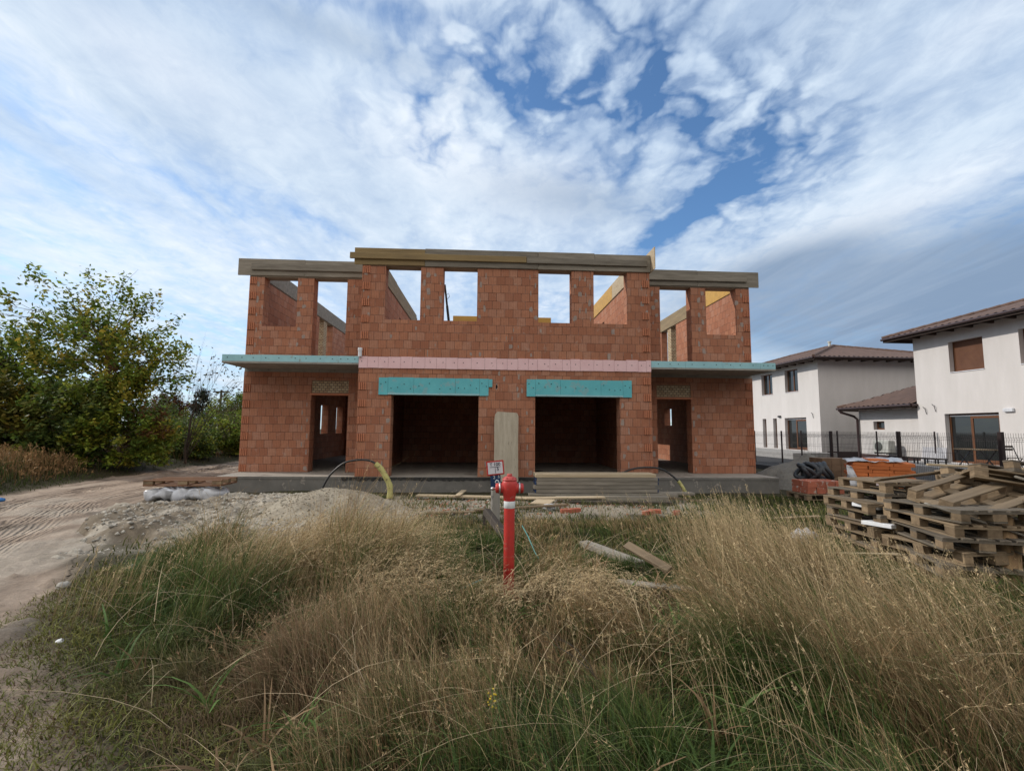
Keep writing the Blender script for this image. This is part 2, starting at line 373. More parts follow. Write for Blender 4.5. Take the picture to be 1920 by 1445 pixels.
def pocket(mb, x, y, z, w=.08, h=.2):
    pts = []
    for k in range(9):
        a = 2*math.pi*k/9; e = random.uniform(.65, 1.1)
        pts.append((x+math.copysign(abs(math.cos(a))**.6, math.cos(a))*w/2*e, y-.004, z+math.copysign(abs(math.sin(a))**.6, math.sin(a))*h/2*e))
    mb.face(pts, 2)
def pockets(mb, x, side, y, z0, n, p=.75):
    for k in range(n):
        if random.random() > p: continue
        xx = x+side*((.1, .24)[k % 2]+random.uniform(-.03, .03)); zz = z0+k*.25+.125
        pocket(mb, xx, y, zz, random.choice((.035, .05, .09, .13)), random.uniform(.12, .24))
BM = ['brick', 'clay', 'mortar']
GAR = [(X(-3.40), X(-.84), ZB, 2.76), (X(.84), X(3.40), ZB, 2.76)]
g = MB(); YCi, YWi = YC+.38, YW+.38
g.wall('x', X(-4.375), X(4.375), YC, YCi, ZB, ZS0, GAR)
for s in (-1, 1):
    dn = sorted((s*5.04, s*6.2)); wg = sorted((s*4.375, s*8.33))
    g.wall('x', X(wg[0]), X(wg[1]), YW, YWi, ZB, ZS0, [(X(dn[0]), X(dn[1]), ZB, 3.27)])
    sd = sorted((s*4.075, s*4.375)); g.wall('y', YCi, YB, X(sd[0]), X(sd[1]), ZB, ZS0)
    od = sorted((s*8.03, s*8.33))
    ops = [(21.6, 22.6, 1.5, 2.8), (23.8, 24.8, 1.5, 2.8)] if s < 0 else [(21.65, 22.55, 2.0, 2.8)]
    g.wall('y', YWi, YBW, X(od[0]), X(od[1]), ZB, ZS0, ops)
    bw = sorted((s*4.375, s*8.03)); g.wall('x', X(bw[0]), X(bw[1]), YBW-.3, YBW, ZB, ZS0)
    gb = sorted((s*.15, s*4.075)); g.wall('x', X(gb[0]), X(gb[1]), 20.0, 20.3, ZB, ZS0)
    e = s*4.375; ribs(g, X(e-s*.03), X(e-s*.25), YC, ZB, 12, 0 if s < 0 else 1)
    e = s*8.33; ribs(g, X(e-s*.02), X(e-s*.24), YW, ZB, 12, 0 if s < 0 else 1)
    pockets(g, X(s*3.40), s, YC, ZB, 9, .9); pockets(g, X(s*.84), -s, YC, ZB, 9, .8); pockets(g, X(s*6.2), s, YW, ZB, 9, .85); pockets(g, X(s*5.04), -s, YW, ZB, 8, .4)
g.wall('y', YCi, YB, X(-.15), X(.15), ZB, ZS0)
for k in range(9): pocket(g, X(random.uniform(-.6, .6)), YC, ZB+2.2+random.uniform(0, .9), .07, .18)
hp(g, 'ground_floor_wall', BM, True, zoff=ZB)
UW = []; 
u = MB()
for s in (-1, 1): UW += [(*sorted((X(s*2.63), X(s*3.68))), 4.98, ZT+.01), (*sorted((X(s*.93), X(s*1.95))), 4.98, ZT+.01)]
def strip(ops, top): return [(a, b, c, min(d, top)) for a, b, c, d in ops]
u.wall('x', X(-4.375), X(4.375), YC, YCi, ZS1, ZT, strip(UW, ZT))
for s in (-1, 1):
    wo = [(*sorted((X(s*5.21), X(s*6.28))), ZS1, ZT), (*sorted((X(s*6.8), X(s*7.86))), 5.0, ZT)]
    wg = sorted((s*4.375, s*8.33)); u.wall('x', X(wg[0]), X(wg[1]), YW, YWi, ZS1, ZT, wo)
    sd = sorted((s*4.075, s*4.375)); u.wall('y', YCi, YB, X(sd[0]), X(sd[1]), ZS1, ZT, [(18.4, 19.5, ZS1, 6.1)])
    od = sorted((s*8.03, s*8.33)); u.wall('y', YWi, 20.9, X(od[0]), X(od[1]), ZS1, ZT)
    rw = MB(); rw.wall('y', 22.7, YBW, X(od[0]), X(od[1]), ZS1, ZT)
    bw = sorted((s*7.0, s*8.03)); rw.wall('x', X(bw[0]), X(bw[1]), YBW-.3, YBW, ZS1, ZT-.8); hp(rw, 'rear_wall', BM, True, zoff=ZS1)
    e = s*4.375; ribs(u, X(e-s*.03), X(e-s*.25), YC, ZS1+.01, 11, 0 if s < 0 else 1)
    e = s*8.33; ribs(u, X(e-s*.02), X(e-s*.24), YW, ZS1+.01, 11, 0 if s < 0 else 1)
    for a, d, y, z0, n, p in ((4.05, s, YC, 5.0, 6, .6), (2.63, -s, YC, 5.0, 6, .8), (1.95, s, YC, 5.0, 6, .75), (.93, -s, YC, 5.0, 6, .8), (7.8, s, YW, 4.0, 10, .9), (6.8, -s, YW, 4.3, 9, .9), (5.21, -s, YW, 5.0, 6, .5)):
        pockets(u, X(s*a), d, y, z0, n, p)
u.wall('y', YCi, YB, X(-.15), X(.15), ZS1, ZT)
for k in range(16): pocket(u, X(random.uniform(-3.9, 3.9)), YC, 3.98+.25*random.randint(0, 3), random.choice((.03, .08, .12)), random.uniform(.1, .22))
hp(u, 'upper_floor_wall', BM, True, zoff=ZS1)
# foundation and slabs
b = MB(); b.box(X(-8.24), X(8.24), YC, YBW+.4, -.35, ZB-.07, 1); b.face([(X(-8.25), YC-.0135, ZB-.072), (X(8.25), YC-.0135, ZB-.072), (X(8.25), YC-.0135, ZB-.004), (X(-8.25), YC-.0135, ZB-.004)], 1); b.box(X(-8.255), X(8.255), YC-.012, YBW+.4, ZB-.07, ZB-.001)
f = hp(b, 'foundation_slab', ['slab', 'concrete_dark'])
b = MB()
for k in range(46):
    x = X(-4.75)+k*.2; b.face([(x, YC-.016, ZB-.012), (x+.2, YC-.016, ZB-.012), (x+.2, YC-.016, ZB-.07-random.uniform(0, .045)), (x+.1, YC-.016, ZB-.09-random.uniform(0, .04)), (x, YC-.016, ZB-.085)][::-1])
hp(b, 'waterproofing_strip', 'bitumen', parent=None)
b = MB(); b.box(X(-4.375), X(4.375), YC+.02, YB-.31, ZS0, ZS1)
for s in (-1, 1): a0, a1 = sorted((s*4.375, s*8.33)); b.box(X(a0), X(a1), YW+.02, YBW-.01, ZS0, ZS1)
hp(b, 'floor_slab', 'concrete')
# pink edge insulation with dowel heads and cut joints
b = MB(); x = X(-4.375)+.002; 
while x < X(4.37):
    w = min(random.uniform(.24, .42), X(4.375)-x); b.box(x, x+w-.006, YC-.03, YC+.018, ZS0+random.uniform(-.004, .004), ZS1+random.uniform(-.012, .012), 0)
    cx = x+w*random.uniform(.3, .7); b.box(cx-.012, cx+.012, YC-.034, YC-.029, ZS0+.18, ZS0+.204, 1); x += w
hp(b, 'edge_insulation', ['pink', 'dowel'])['label'] = 'pink edge insulation board with dowel heads'
for s in (-1, 1):
    a0, a1 = sorted((s*4.380, s*8.285))
    b = MB(); b.box(X(a0)+.03*(s < 0), X(a1)-.03*(s > 0), YC+.05, YW+.018, 3.615, ZS1-.005); ba = hp(b, 'balcony_slab', 'concrete')
    b = MB(); x = X(a0)
    while x < X(a1)-.02:
        w = min(random.uniform(.9, 1.3), X(a1)-x); b.box(x, x+w-.005, YC-.01, YC+.048, 3.665, ZS1+random.uniform(-.006, .006), 0); b.box(x, x+w-.003, YC-.014, YC+.048, 3.612, 3.662, 2)
        for i in range(3):
            cx = x+w*(i+.5+random.uniform(-.15, .15))/3; b.box(cx-.012, cx+.012, YC-.015, YC-.009, 3.76, 3.784, 1)
        x += w
    e0 = X(s*8.285); e1 = X(s*8.25); b.box(min(e0, e1), max(e0, e1), YC+.05, YW, 3.612, ZS1, 0)
    hp(b, 'edge_insulation', ['teal_pale', 'dowel', 'concrete'], parent=None)['label'] = 'pale teal edge insulation of the balcony'
    # teal insulation over the garage lintels
    a0, a1 = (-3.77, -.55) if s < 0 else (.58, 3.76)
    b = MB(); segs = [a0, a0+.27, a0+1.02, a0+2.24, a1-.27, a1]
    for i in range(5):
        lo = 2.735 if i in (0, 4) else 2.79
        b.box(X(segs[i])+.003, X(segs[i+1])-.003, YC-.045, YC-.002, lo, 3.245+random.uniform(-.006, .006), 0)
        for j in range(2 if i in (0, 4) else 4):
            cx = X(segs[i])+(segs[i+1]-segs[i])*(j+.5)/(2 if i in (0, 4) else 4); cz = 3.0+random.uniform(-.1, .12); b.box(cx-.013, cx+.013, YC-.05, YC-.044, cz, cz+.026, 1)
    b.box(X(segs[1]), X(segs[4]), YC-.052, YC+.3, 2.745, 2.788, 2)
    if s < 0: b.box(X(a1)+.002, X(a1)+.11, YC-.045, YC-.002, 3.0, 3.23, 0)
    hp(b, 'lintel_insulation', ['teal', 'dowel', 'teal_pale'])
    # pale brick fill over the wing doors, lintel under it
    dn = sorted((s*5.04, s*6.2)); b = MB(); b.box(X(dn[0])+.001, X(dn[1])-.001, YW+.03, YW+.34, 2.86, 3.268); hp(b, 'brick_infill', 'pale_brick', True)
    b = MB(); b.box(X(dn[0])-.05, X(dn[1])+.05, YW-.006, YW+.37, 2.8, 2.858); hp(b, 'door_lintel', 'clay')
    # slim pale brick pier in the side opening
    b = MB(); px0, px1 = sorted((s*8.06, s*8.31)); b.box(X(px0), X(px1), 21.55, 21.98, ZS1, ZT); hp(b, 'brick_pier', 'pale_brick', True)
# ring beams
def ringbeam(x0, x1, y0, y1, m='concrete_beam', z0=ZT, z1=ZR): hp(MB().box(x0, x1, y0, y1, z0+.001, z1), 'ring_beam', m)
ringbeam(X(-4.375), X(4.375), YC, YCi)
for s in (-1, 1):
    a0, a1 = sorted((s*4.378, s*8.33)); ringbeam(X(a0), X(a1), YW, YWi)
    a0, a1 = sorted((s*4.075, s*4.375)); ringbeam(X(a0), X(a1), YCi+.002, YB)
    a0, a1 = sorted((s*8.03, s*8.33)); ringbeam(X(a0), X(a1), YWi+.002, YBW)
ringbeam(X(-.15), X(.15), YCi+.002, YB-.32)
ringbeam(X(-2.3), X(2.5), YB-.3, YB)
def formwork(pieces, name='formwork_board'):
    for x0, x1, y0, y1, z0, z1, m in pieces:
        c = Vector(((x0+x1)/2, (y0+y1)/2, (z0+z1)/2)); mb = MB().cbox(x0, x1, y0, y1, z0, z1, .006, jit=.003); o = mb.build(name, m, loc=c); o.parent = hs; o.matrix_parent_inverse = Matrix.Translation(-Vector((XH, YC, 0)))
y0, y1 = YC-.047, YC-.002
formwork([(-4.02, -1.93, y0, y1, 6.635, 7.15, 'form_olive'), (-1.925, 1.5, y0-.004, y1, 6.625, 7.165, 'wood_grey'), (1.505, 3.25, y0, y1, 6.62, 7.17, 'wood_grey'), (3.255, 4.99, y0, y1, 6.62, 7.15, 'wood_grey'),
          (-4.14, 1.14, y0-.075, y0-.006, 6.8, 6.98, 'form_olive'), (1.15, 4.88, y0-.07, y0-.006, 6.78, 6.96, 'wood_grey'), (4.995, 5.02, 13.58, 14.35, 6.62, 7.3, 'wood_pale')])
y0, y1 = YW-.047, YW-.002
formwork([(-8.11, -5.99, y0, y1, 6.66, 7.21, 'wood_grey'), (-5.985, -3.79, y0, y1, 6.655, 7.2, 'wood_grey'), (-7.66, -3.79, y0-.072, y0-.004, 6.83, 7.03, 'wood_grey'),
          (4.97, 7.1, y0, y1, 6.655, 7.2, 'wood_grey'), (7.105, 9.25, y0, y1, 6.65, 7.19, 'wood_grey'), (4.97, 8.8, y0-.072, y0-.004, 6.82, 7.02, 'wood_grey')])
formwork([(X(-4.073), X(-4.045), YCi+.02, 17.6, 6.64, 7.22, 'form_brown'), (X(-4.073), X(-4.045), 17.62, YB-.4, 6.64, 7.2, 'form_brown'),
          (X(4.045), X(4.073), YCi+.02, 17.1, 6.64, 7.22, 'wood_pale'), (X(4.045), X(4.073), 17.12, YB-.4, 6.64, 7.22, 'form_yellow'),
          (X(8.0), X(8.028), YWi+.02, 18.9, 6.64, 7.3, 'form_yellow'), (X(8.0), X(8.028), 18.92, YBW, 6.62, 7.2, 'form_brown'), (X(-8.028), X(-8.0), YWi+.02, YBW, 6.64, 7.2, 'wood_grey'),
          (X(-2.3), X(2.5), YB-.34, YB-.302, 6.7, 7.24, 'form_yellow')])
hp(MB().tube([(-3.74, YC-.08, ZS1-.02), (-3.74, YC-.08, 4.02)], .055, 12).tube([(-3.74, YC-.08, 4.02), (-3.74, YC-.08, 4.1)], .064, 12), 'pipe_stub', 'lamp')
# steel prop seen through the window, rubble on the raw floors
pa, pb = atY(841.5, 603, 14.75), atY(834, 534, 14.75); dp = (pb-pa).normalized(); p0 = pa-dp*((pa.z-ZS1)/dp.z)
t_ = thing('steel_prop', 'dark steel prop leaning just inside the left upper window', 'prop', tuple(p0)); L1 = (pb-p0).length
MB().tube([(0, 0, 0), dp*(L1*.72)], .042, 8).box(-.07, .07, -.07, .07, 0, .012).build('outer_tube', 'black', t_); MB().tube([dp*(L1*.72), dp*L1], .034, 8).build('inner_tube', 'black', t_)
q_ = dp*(L1*.86); MB().tube([q_, q_+Vector((.08, 0, .07)), q_+Vector((.12, 0, -.03)), q_-dp*.15], .008, 6).build('handle', 'alu', t_)

# ================================================================== NEIGHBOUR HOUSES
def WP(u, v, X_): return atX(u, v, X_)
def hip_roof(x0, x1, y0, y1, ze, pitch, name, parent, per=.3, amp=.025, lean=False):
    """corrugated tile planes of a hip roof: every plane runs from its eave to the hips"""
    W, L = x1-x0, y1-y0; hw = min(W, L)/2; tp = math.tan(pitch); mb = MB()
    def plane(p0, d, inn, length, hmax, o0=False, o1=False):
        n = max(2, int(length/per*6)); vs = []; rows = 7; fs = []
        for i in range(n+1):
            sx = length*i/n; reach = min(1e9 if o0 else sx, 1e9 if o1 else length-sx, hmax)
            for j in range(rows+1):
                q = reach*j/rows; p = Vector(p0)+Vector(d)*sx+Vector(inn)*q; w = math.sin(2*math.pi*sx/per); step = .018*(1-((q/.36) % 1))
                p.z = ze+q*tp+(amp*w+step)*min(1, reach/.4); vs.append(p)
        for i in range(n):
            for j in range(rows): a = i*(rows+1)+j; fs.append((a, a+rows+1, a+rows+2, a+1))
        mb.idx(vs, fs, 0, True)
    plane((x0, y1, ze), (0, -1, 0), (1, 0, 0), L, hw, False, lean); plane((x1, y0, ze), (0, 1, 0), (-1, 0, 0), L, hw, lean, False)
    if not lean: plane((x0, y0, ze), (1, 0, 0), (0, 1, 0), W, hw)
    plane((x1, y1, ze), (-1, 0, 0), (0, -1, 0), W, hw)
    # hip and ridge caps
    top = ze+hw*tp
    if lean: r0, r1 = ((x0+x1)/2, y0, top), ((x0+x1)/2, y1-hw, top)
    elif L >= W: r0, r1 = ((x0+x1)/2, y0+hw, top), ((x0+x1)/2, y1-hw, top)
    else: r0, r1 = (x0+hw, (y0+y1)/2, top), (x1-hw, (y0+y1)/2, top)
    for a, bb in (((x0, y0, ze), r0), ((x1, y0, ze), r0 if L >= W else r1), ((x0, y1, ze), r1 if L >= W or lean else r0), ((x1, y1, ze), r1), (r0, r1))[2*lean:]:
        a = Vector(a); bb = Vector(bb); n = max(2, int((bb-a).length/.4))
        for i in range(n): p = a.lerp(bb, i/n); q = a.lerp(bb, (i+1)/n); mb.tube([p+Vector((0, 0, .02)), q+Vector((0, 0, .05))], [.1, .085], 8)
    roof = mb.build(name, 'tile', parent)
    e = MB(); t = .05
    e.wall('y', y0+.02, y1-.02, x0+.02, x0+.05, ze-.2, ze-.01); e.wall('x', x0+.05, x1-.05, y0+.02, y0+.05, ze-.2, ze-.01); e.wall('x', x0+.05, x1-.05, y1-.05, y1-.02, ze-.2, ze-.01)
    e.box(x0+.06, x1-.06, y0+.06, y1-.06, ze-.06, ze-.04)
    n = int(L/.8)
    for i in range(n): yy = y0+.3+i*.8; e.box(x0+.06, x0+1.2, yy, yy+.1, ze-.18, ze-.062)
    n = int(W/.8)
    for i in range(n): xx = x0+.3+i*.8; e.box(xx, xx+.1, y0+.06, y0+1.1, ze-.18, ze-.062)
    e.build('eaves', 'eave', parent)
    gt = MB(); gt.tube([(x0-.04, y0, ze-.06), (x0-.04, y1, ze-.06)], .06, 8); gt.tube([(x0, y0-.04, ze-.06), (x1, y0-.04, ze-.06)], .06, 8); gt.build('gutter', 'gutter', parent)
    return roof
def window(par, y0, y1, z0, z1, X0, kind):
    """frame, panes and sill set back in an opening of a wall that faces -x"""
    xf = X0+.2; mb = MB(); w = .075
    mb.wall('y', y0, y1, xf, xf+.07, z0, z1, [(y0+w, y1-w, z0+w, z1-w)])
    if kind == 'slit': fr = mb.build('window', 'frame', par); MB().box(xf+.02, xf+.04, y0+w, y1-w, z0+w, z1-w).build('pane', 'glass', fr); return
    if kind == 'shutter':
        fr = mb.build('window', 'frame', par); MB().box(xf+.015, xf+.05, y0+w, y1-w, z0+w, z1-w).build('roller_shutter', 'slats', fr); MB().box(X0-.03, xf, y0-.0, y1, z0-.03, z0-.001).build('sill', 'lamp', fr); return
    if kind == 'door':
        m_ = (y0+y1)/2+.1
        fr = mb.build('patio_door', 'frame', par); MB().wall('y', y0+w, m_+.06, xf-.03, xf+.03, z0+w, z1-w-.04, [(y0+w+.1, m_-.04, z0+w+.1, z1-w-.14)]).build('sliding_leaf', 'frame', fr)
        MB().box(xf-.01, xf+.01, y0+w+.1, m_-.04, z0+w+.1, z1-w-.14).build('pane', 'glass', fr); MB().box(xf+.035, xf+.05, m_+.06, y1-w, z0+w, z1-w).build('pane', 'glass', fr)
        MB().box(xf-.04, xf+.001, y0+w, y1-w, z1-w-.04, z1-w).build('blind_rail', 'lamp', fr); return
    m_ = (y0+y1)/2
    fr = mb.build('window', 'frame', par); MB().box(xf-.01, xf+.06, m_-.04, m_+.04, z0+w, z1-w).build('mullion', 'frame', fr)
    for a, bb in ((y0+w, m_-.04), (m_+.04, y1-w)): MB().box(xf+.02, xf+.04, a, bb, z0+w, z1-w).build('pane', 'glass', fr)
    MB().box(X0-.03, xf, y0, y1, z0-.03, z0-.001).build('sill', 'lamp', fr)
def house(name, label, x0, x1, y0, y1, zt, ops, ze, pitch, ov, roofx=None):
    h = thing(name, label, 'house'); mb = MB()
    mb.wall('y', y0, y1, x0, x0+.35, .2, zt, [(a, bb, c, d) for a, bb, c, d, k in ops]); mb.wall('x', x0+.35, x1, y0, y0+.35, .2, zt); mb.wall('x', x0+.35, x1, y1-.35, y1, .2, zt); mb.wall('y', y0+.35, y1-.35, x1-.35, x1, .2, zt)
    mb.build('wall', 'render', h)
    pl = MB(); pl.box(x0-.012, x0+.02, y0-.012, y1, .0, .56); pl.box(x0+.02, x1, y0-.012, y0+.02, .0, .56); 
    for a, bb, c, d, k in ops: window(h, a, bb, c, d, x0, k)
    hip_roof(x0-ov, x1+ov, y0-ov, y1+ov, ze, pitch, 'roof', h); return h, pl
far = [(31.95, 33.25, 4.36, 5.82, 'win'), (29.22, 30.55, 4.36, 5.84, 'win'), (32.85, 33.3, .62, 2.66, 'slit'), (31.62, 32.05, .62, 2.66, 'slit'), (28.6, 30.75, .6, 2.66, 'door')]
hf, pl = house('white_house', 'far white two storey house with two slit windows and grey shaded end wall', 20, 29, 27.35, 41, 6.2, far, 6.22, R(17), .75)
pl2 = MB(); pl2.box(20.35, 29, 27.335, 27.348, .05, .6); pl2.build('plinth', 'plinth', hf)
MB().tube([(24.3, 31.9, 7.6), (24.3, 31.9, 8.1)], .09, 10).tube([(24.3, 31.9, 8.1), (24.3, 31.9, 8.17)], .13, 10).build('roof_vent', 'ac', hf)
near = [(17.8, 19.22, 4.36, 5.68, 'shutter'), (15.1, 16.5, 4.36, 5.68, 'shutter'), (17.42, 19.62, .5, 2.58, 'door'), (14.2, 16.42, .5, 2.58, 'door')]
hn, pl = house('white_house', 'near white two storey house with brown roller shutters and wide patio doors', 20, 30, 8.2, 20.9, 6.2, near, 6.28, R(17), .8)
MB().cbox(19.9, 20.0, 16.85, 17.2, 2.58, 2.72, .015).build('wall_lamp', 'lamp', hn)
def squiggle(par, y, z, X0=20):
    MB().tube([(X0-.01, y, z), (X0-.09, y-.03, z+.05), (X0-.07, y-.1, z-.03), (X0-.03, y-.12, z-.28)], .014, 6).build('loose_cable', 'black', par)
p = WP(1733, 765, 20); squiggle(hn, p.y, p.z); p = WP(1750, 760, 20); squiggle(hn, p.y, p.z); p = WP(1523, 775, 20); squiggle(hf, p.y, p.z)
MB().cbox(19.88, 20, 31.1, 31.35, 2.72, 2.84, .015).build('wall_lamp', 'black', hf)
# low garage between the two houses
gr = thing('garage', 'low white garage with hipped brown roof standing between the two white houses', 'garage')
mb = MB(); mb.wall('y', 20.95, 25.0, 20.5, 20.8, .15, 2.96, [(23.35, 24.05, 1.9, 2.33)]); mb.wall('x', 20.8, 27, 24.7, 25.0, .15, 2.96); mb.wall('x', 20.8, 27, 20.95, 21.25, .15, 2.96); mb.wall('y', 21.25, 24.7, 26.7, 27, .15, 2.96); mb.build('wall', 'render', gr)
window(gr, 23.35, 24.05, 1.9, 2.33, 20.5, 'slit')
mb = MB(); mb.box(20.47, 20.498, 20.95, 25.02, .05, .6); mb.box(20.498, 27, 25.002, 25.02, .05, .6); mb.build('plinth', 'plinth', gr)
def hip_half(x0, x1, y0, y1, ze, pitch):
    r = hip_roof(x0, x1, y0, y1, ze, pitch, 'roof', gr, lean=True); return r
hip_half(19.75, 27.6, 20.93, 25.6, 3.1, R(24))
MB().tube([(19.72, 25.45, 3.02), (19.78, 25.4, 2.85), (20.3, 25.1, 2.62), (20.42, 25.02, 2.45), (20.42, 25.02, .3)], .065, 10).build('downpipe', 'gutter', gr)
# yard things
ac = thing('air_conditioner', 'white outdoor air conditioner unit by the low garage wall', 'air conditioner', (19.95, 22.85, .74))
MB().cbox(-.18, .18, -.48, .48, 0, .62, .03).build('casing', 'ac', ac); MB().lathe([(.0, 0), (.2, 0), (.235, .012), (.24, .02)], (-.2, .12, .31), (1, 0, 0), 20).build('fan_grille', 'ac_dark', ac)
for y in (-.35, .35): MB().box(-.2, .5, y-.02, y+.02, -.06, -.002).build('bracket', 'black', ac)
bd = MB().cbox(-.02, .02, -.57, .57, 0, .62, .008).build('leaning_board', 'board', loc=None); bd.location = (19.86, 20.12, .5); bd.rotation_euler = (0, R(6), 0); tag(bd, 'pale grey board leaning on the white wall beside the patio door', 'board')
bn = thing('bench', 'low dark bench with thin legs on the paved terrace', 'bench', (17.9, 18.5, .45))
MB().cbox(-.2, .2, -.75, .75, .24, .29, .008).build('seat', 'wood_dark', bn)
for x in (-.16, .16):
    for y in (-.7, -.25, .2, .68): MB().box(x-.018, x+.018, y-.018, y+.018, 0, .24).build('leg', 'black', bn)
tb = thing('garden_table', 'small wooden garden table in front of the patio door', 'table', (18.2, 16.75, .45))
MB().cbox(-.35, .35, -.55, .55, .68, .72, .01).build('table_top', 'wood', tb)
for y in (-.45, .45):
    MB().beam((-.3, y, 0), (.3, y, .68), .03, .03).build('leg', 'black', tb); MB().beam((.3, y+.035, 0), (-.3, y+.035, .68), .03, .03).build('leg', 'black', tb)
def chair(loc, rz, label):
    c = thing('folding_chair', label, 'chair', loc, rz, 'folding chairs on the terrace')
    s_ = MB(); bk = MB()
    for i in range(4): s_.box(-.2+i*.1, -.11+i*.1, -.2, .2, .44, .46)
    for i in range(2): bk.box(.24+.03*i, .255+.03*i, -.2, .2, .7+.1*i, .77+.1*i)
    s_.build('seat', 'wood_dark', c); bk.build('backrest', 'wood_dark', c)
    for y in (-.215, .215): MB().beam((-.22, y, 0), (.3, y, .88), .022, .022).build('leg', 'black', c); MB().beam((.26, y*.9, 0), (-.2, y*.9, .45), .022, .022).build('leg', 'black', c)
chair((18.4, 15.75, .45), R(70), 'folding slatted chair right of the dark fence post on the terrace')
# mesh fences
def fence(name, label, posts, top, gz, thick):
    f = thing(name, label, 'fence', group='wire mesh fences of the white houses')
    for (x, y), w in zip(posts, thick):
        z = gz(x, y); MB().cbox(x-w/2, x+w/2, y-w/2, y+w/2, z-.1, top+.03, .006).build('post', 'fence', f)
    for (xa, ya), (xb, yb) in zip(posts[:-1], posts[1:]):
        a = Vector((xa, ya, 0)); b_ = Vector((xb, yb, 0)); L = (b_-a).length; d = (b_-a)/L; nn = Vector((d.y, -d.x, 0)); mb = MB(); n = int(L/.06)
        za, zb = gz(xa, ya)+.06, gz(xb, yb)+.06; rise = [.0, .02, .0]
        for i in range(1, n):
            p = a+d*(L*i/n); zz = za+(zb-za)*i/n; pts = [p+Vector((0, 0, zz)), p+Vector((0, 0, top-.22)), p+Vector((0, 0, top-.17))+nn*.03, p+Vector((0, 0, top-.12)), p+Vector((0, 0, top))]
            mb.tube(pts, .0035, 4, caps=False)
        for zf in (.04, .33, .62): mb.tube([a+Vector((0, 0, za+(top-za)*zf)), b_+Vector((0, 0, zb+(top-zb)*zf))], .004, 4)
        for zf, o_ in ((top-.22, 0), (top-.17, .03), (top-.12, 0)): mb.tube([a+nn*o_+Vector((0, 0, zf)), b_+nn*o_+Vector((0, 0, zf))], .004, 4)
        mb.build('mesh_panel', 'wire', f)
    return f
def gz_yard(x, y): return .14 if x < 14 else .3
fence('mesh_fence', 'long dark wire mesh fence along the plot boundary before the terraces', [(13.6, 8.7), (13.6, 11.85), (13.6, 14.97), (13.6, 18.06), (13.6, 21.2), (13.6, 23.4), (13.6, 26.5)], 1.76, gz_yard, (.09, .1, .09, .09, .06, .06, .06))
fence('mesh_fence', 'short dark wire mesh fence dividing the two gardens', [(13.75, 20.05), (15.4, 20.05), (17.2, 20.05), (18.15, 20.05), (19.9, 20.05)], 1.78, lambda x, y: .2+max(0, x-14)*.05, (.05, .05, .05, .06, .05))
# ================================================================== GROUND
def xr(y): return np.interp(y, [0, 1.5, 2.7, 3.4, 4.8, 6.4, 8, 12, 16, 60], [-.6, -1.35, -2.25, -2.95, -4.05, -5.1, -6.1, -8.2, -8.5, -8.6])
def xl(y): return np.interp(y, [0, 11.2, 12.3, 12.6, 17.5, 25, 60], [-60, -40, -13.2, -12.3, -13.2, -12.9, -13.5])
def roadmask(x, y):
    w = (fbm(x, y, 1.3, 5)-.5)*.9
    return ss(-.35, .25, xr(y)+w-x)*ss(-.25, .35, x-xl(y)-w*.7)
def rubmask(x, y):
    w = (fbm(x, y, 1.1, 9)-.5)*1.6
    return ss(0, .9, x-xr(y)+.9+w)*ss(.0, .8, 12.4-ss(-5.9, -6.6, x)*1.35-y)*ss(.0, 1.0, y-6.6+w-(x+6)*.28)*ss(0, .9, -2.2-x+w)
def gh(x, y):
    x = np.asarray(x, float); y = np.asarray(y, float)
    z = (fbm(x, y, 2.6, 1)-.5)*.14+(fbm(x, y, .5, 3)-.5)*.045
    z = z-.07*ss(11.5, 13.5, y)*ss(10, 8, np.abs(x-.6))
    rm = roadmask(x, y); c = x-xr(y)
    z = z*(1-.7*rm)-.03*rm+rm*(fbm(x*2.2, y*.35, .5, 8)-.5)*.07+rm*.012*np.sin(c*2*np.pi/.21+fbm(x, y, 1.2, 4)*3)*ss(.4, .62, fbm(x*2.5, y*.25, 1.6, 21))
    z = z+.3*ss(-.1, 1.6, xl(y)-x)*ss(11, 12.6, y)
    z = z+ss(12.4, 14.2, x)*.1
    return np.where((np.abs(x) > 60) | (y > 70), -.05, z)
def grid(x0, x1, y0, y1, st, far=False):
    xs = np.arange(x0, x1, st); ys = np.arange(y0, y1, st)
    if far:
        e = np.array([1, 2.5, 5, 10, 20, 40, 80, 160, 330, 700]); xs = np.concatenate([xs[0]-e[::-1], xs, xs[-1]+e]); ys = np.concatenate([ys[0]-e[::-1], ys, ys[-1]+e])
    gx, gy = np.meshgrid(xs, ys); nx, ny = len(xs), len(ys)
    i = (np.arange(ny-1)[:, None]*nx+np.arange(nx-1)[None]).ravel()
    return gx.ravel(), gy.ravel(), np.stack([i, i+1, i+nx+1, i+nx], 1)
def lerp(a, b, t): t = np.asarray(t)[:, None]; return np.asarray(a)*(1-t)+np.asarray(b)*t
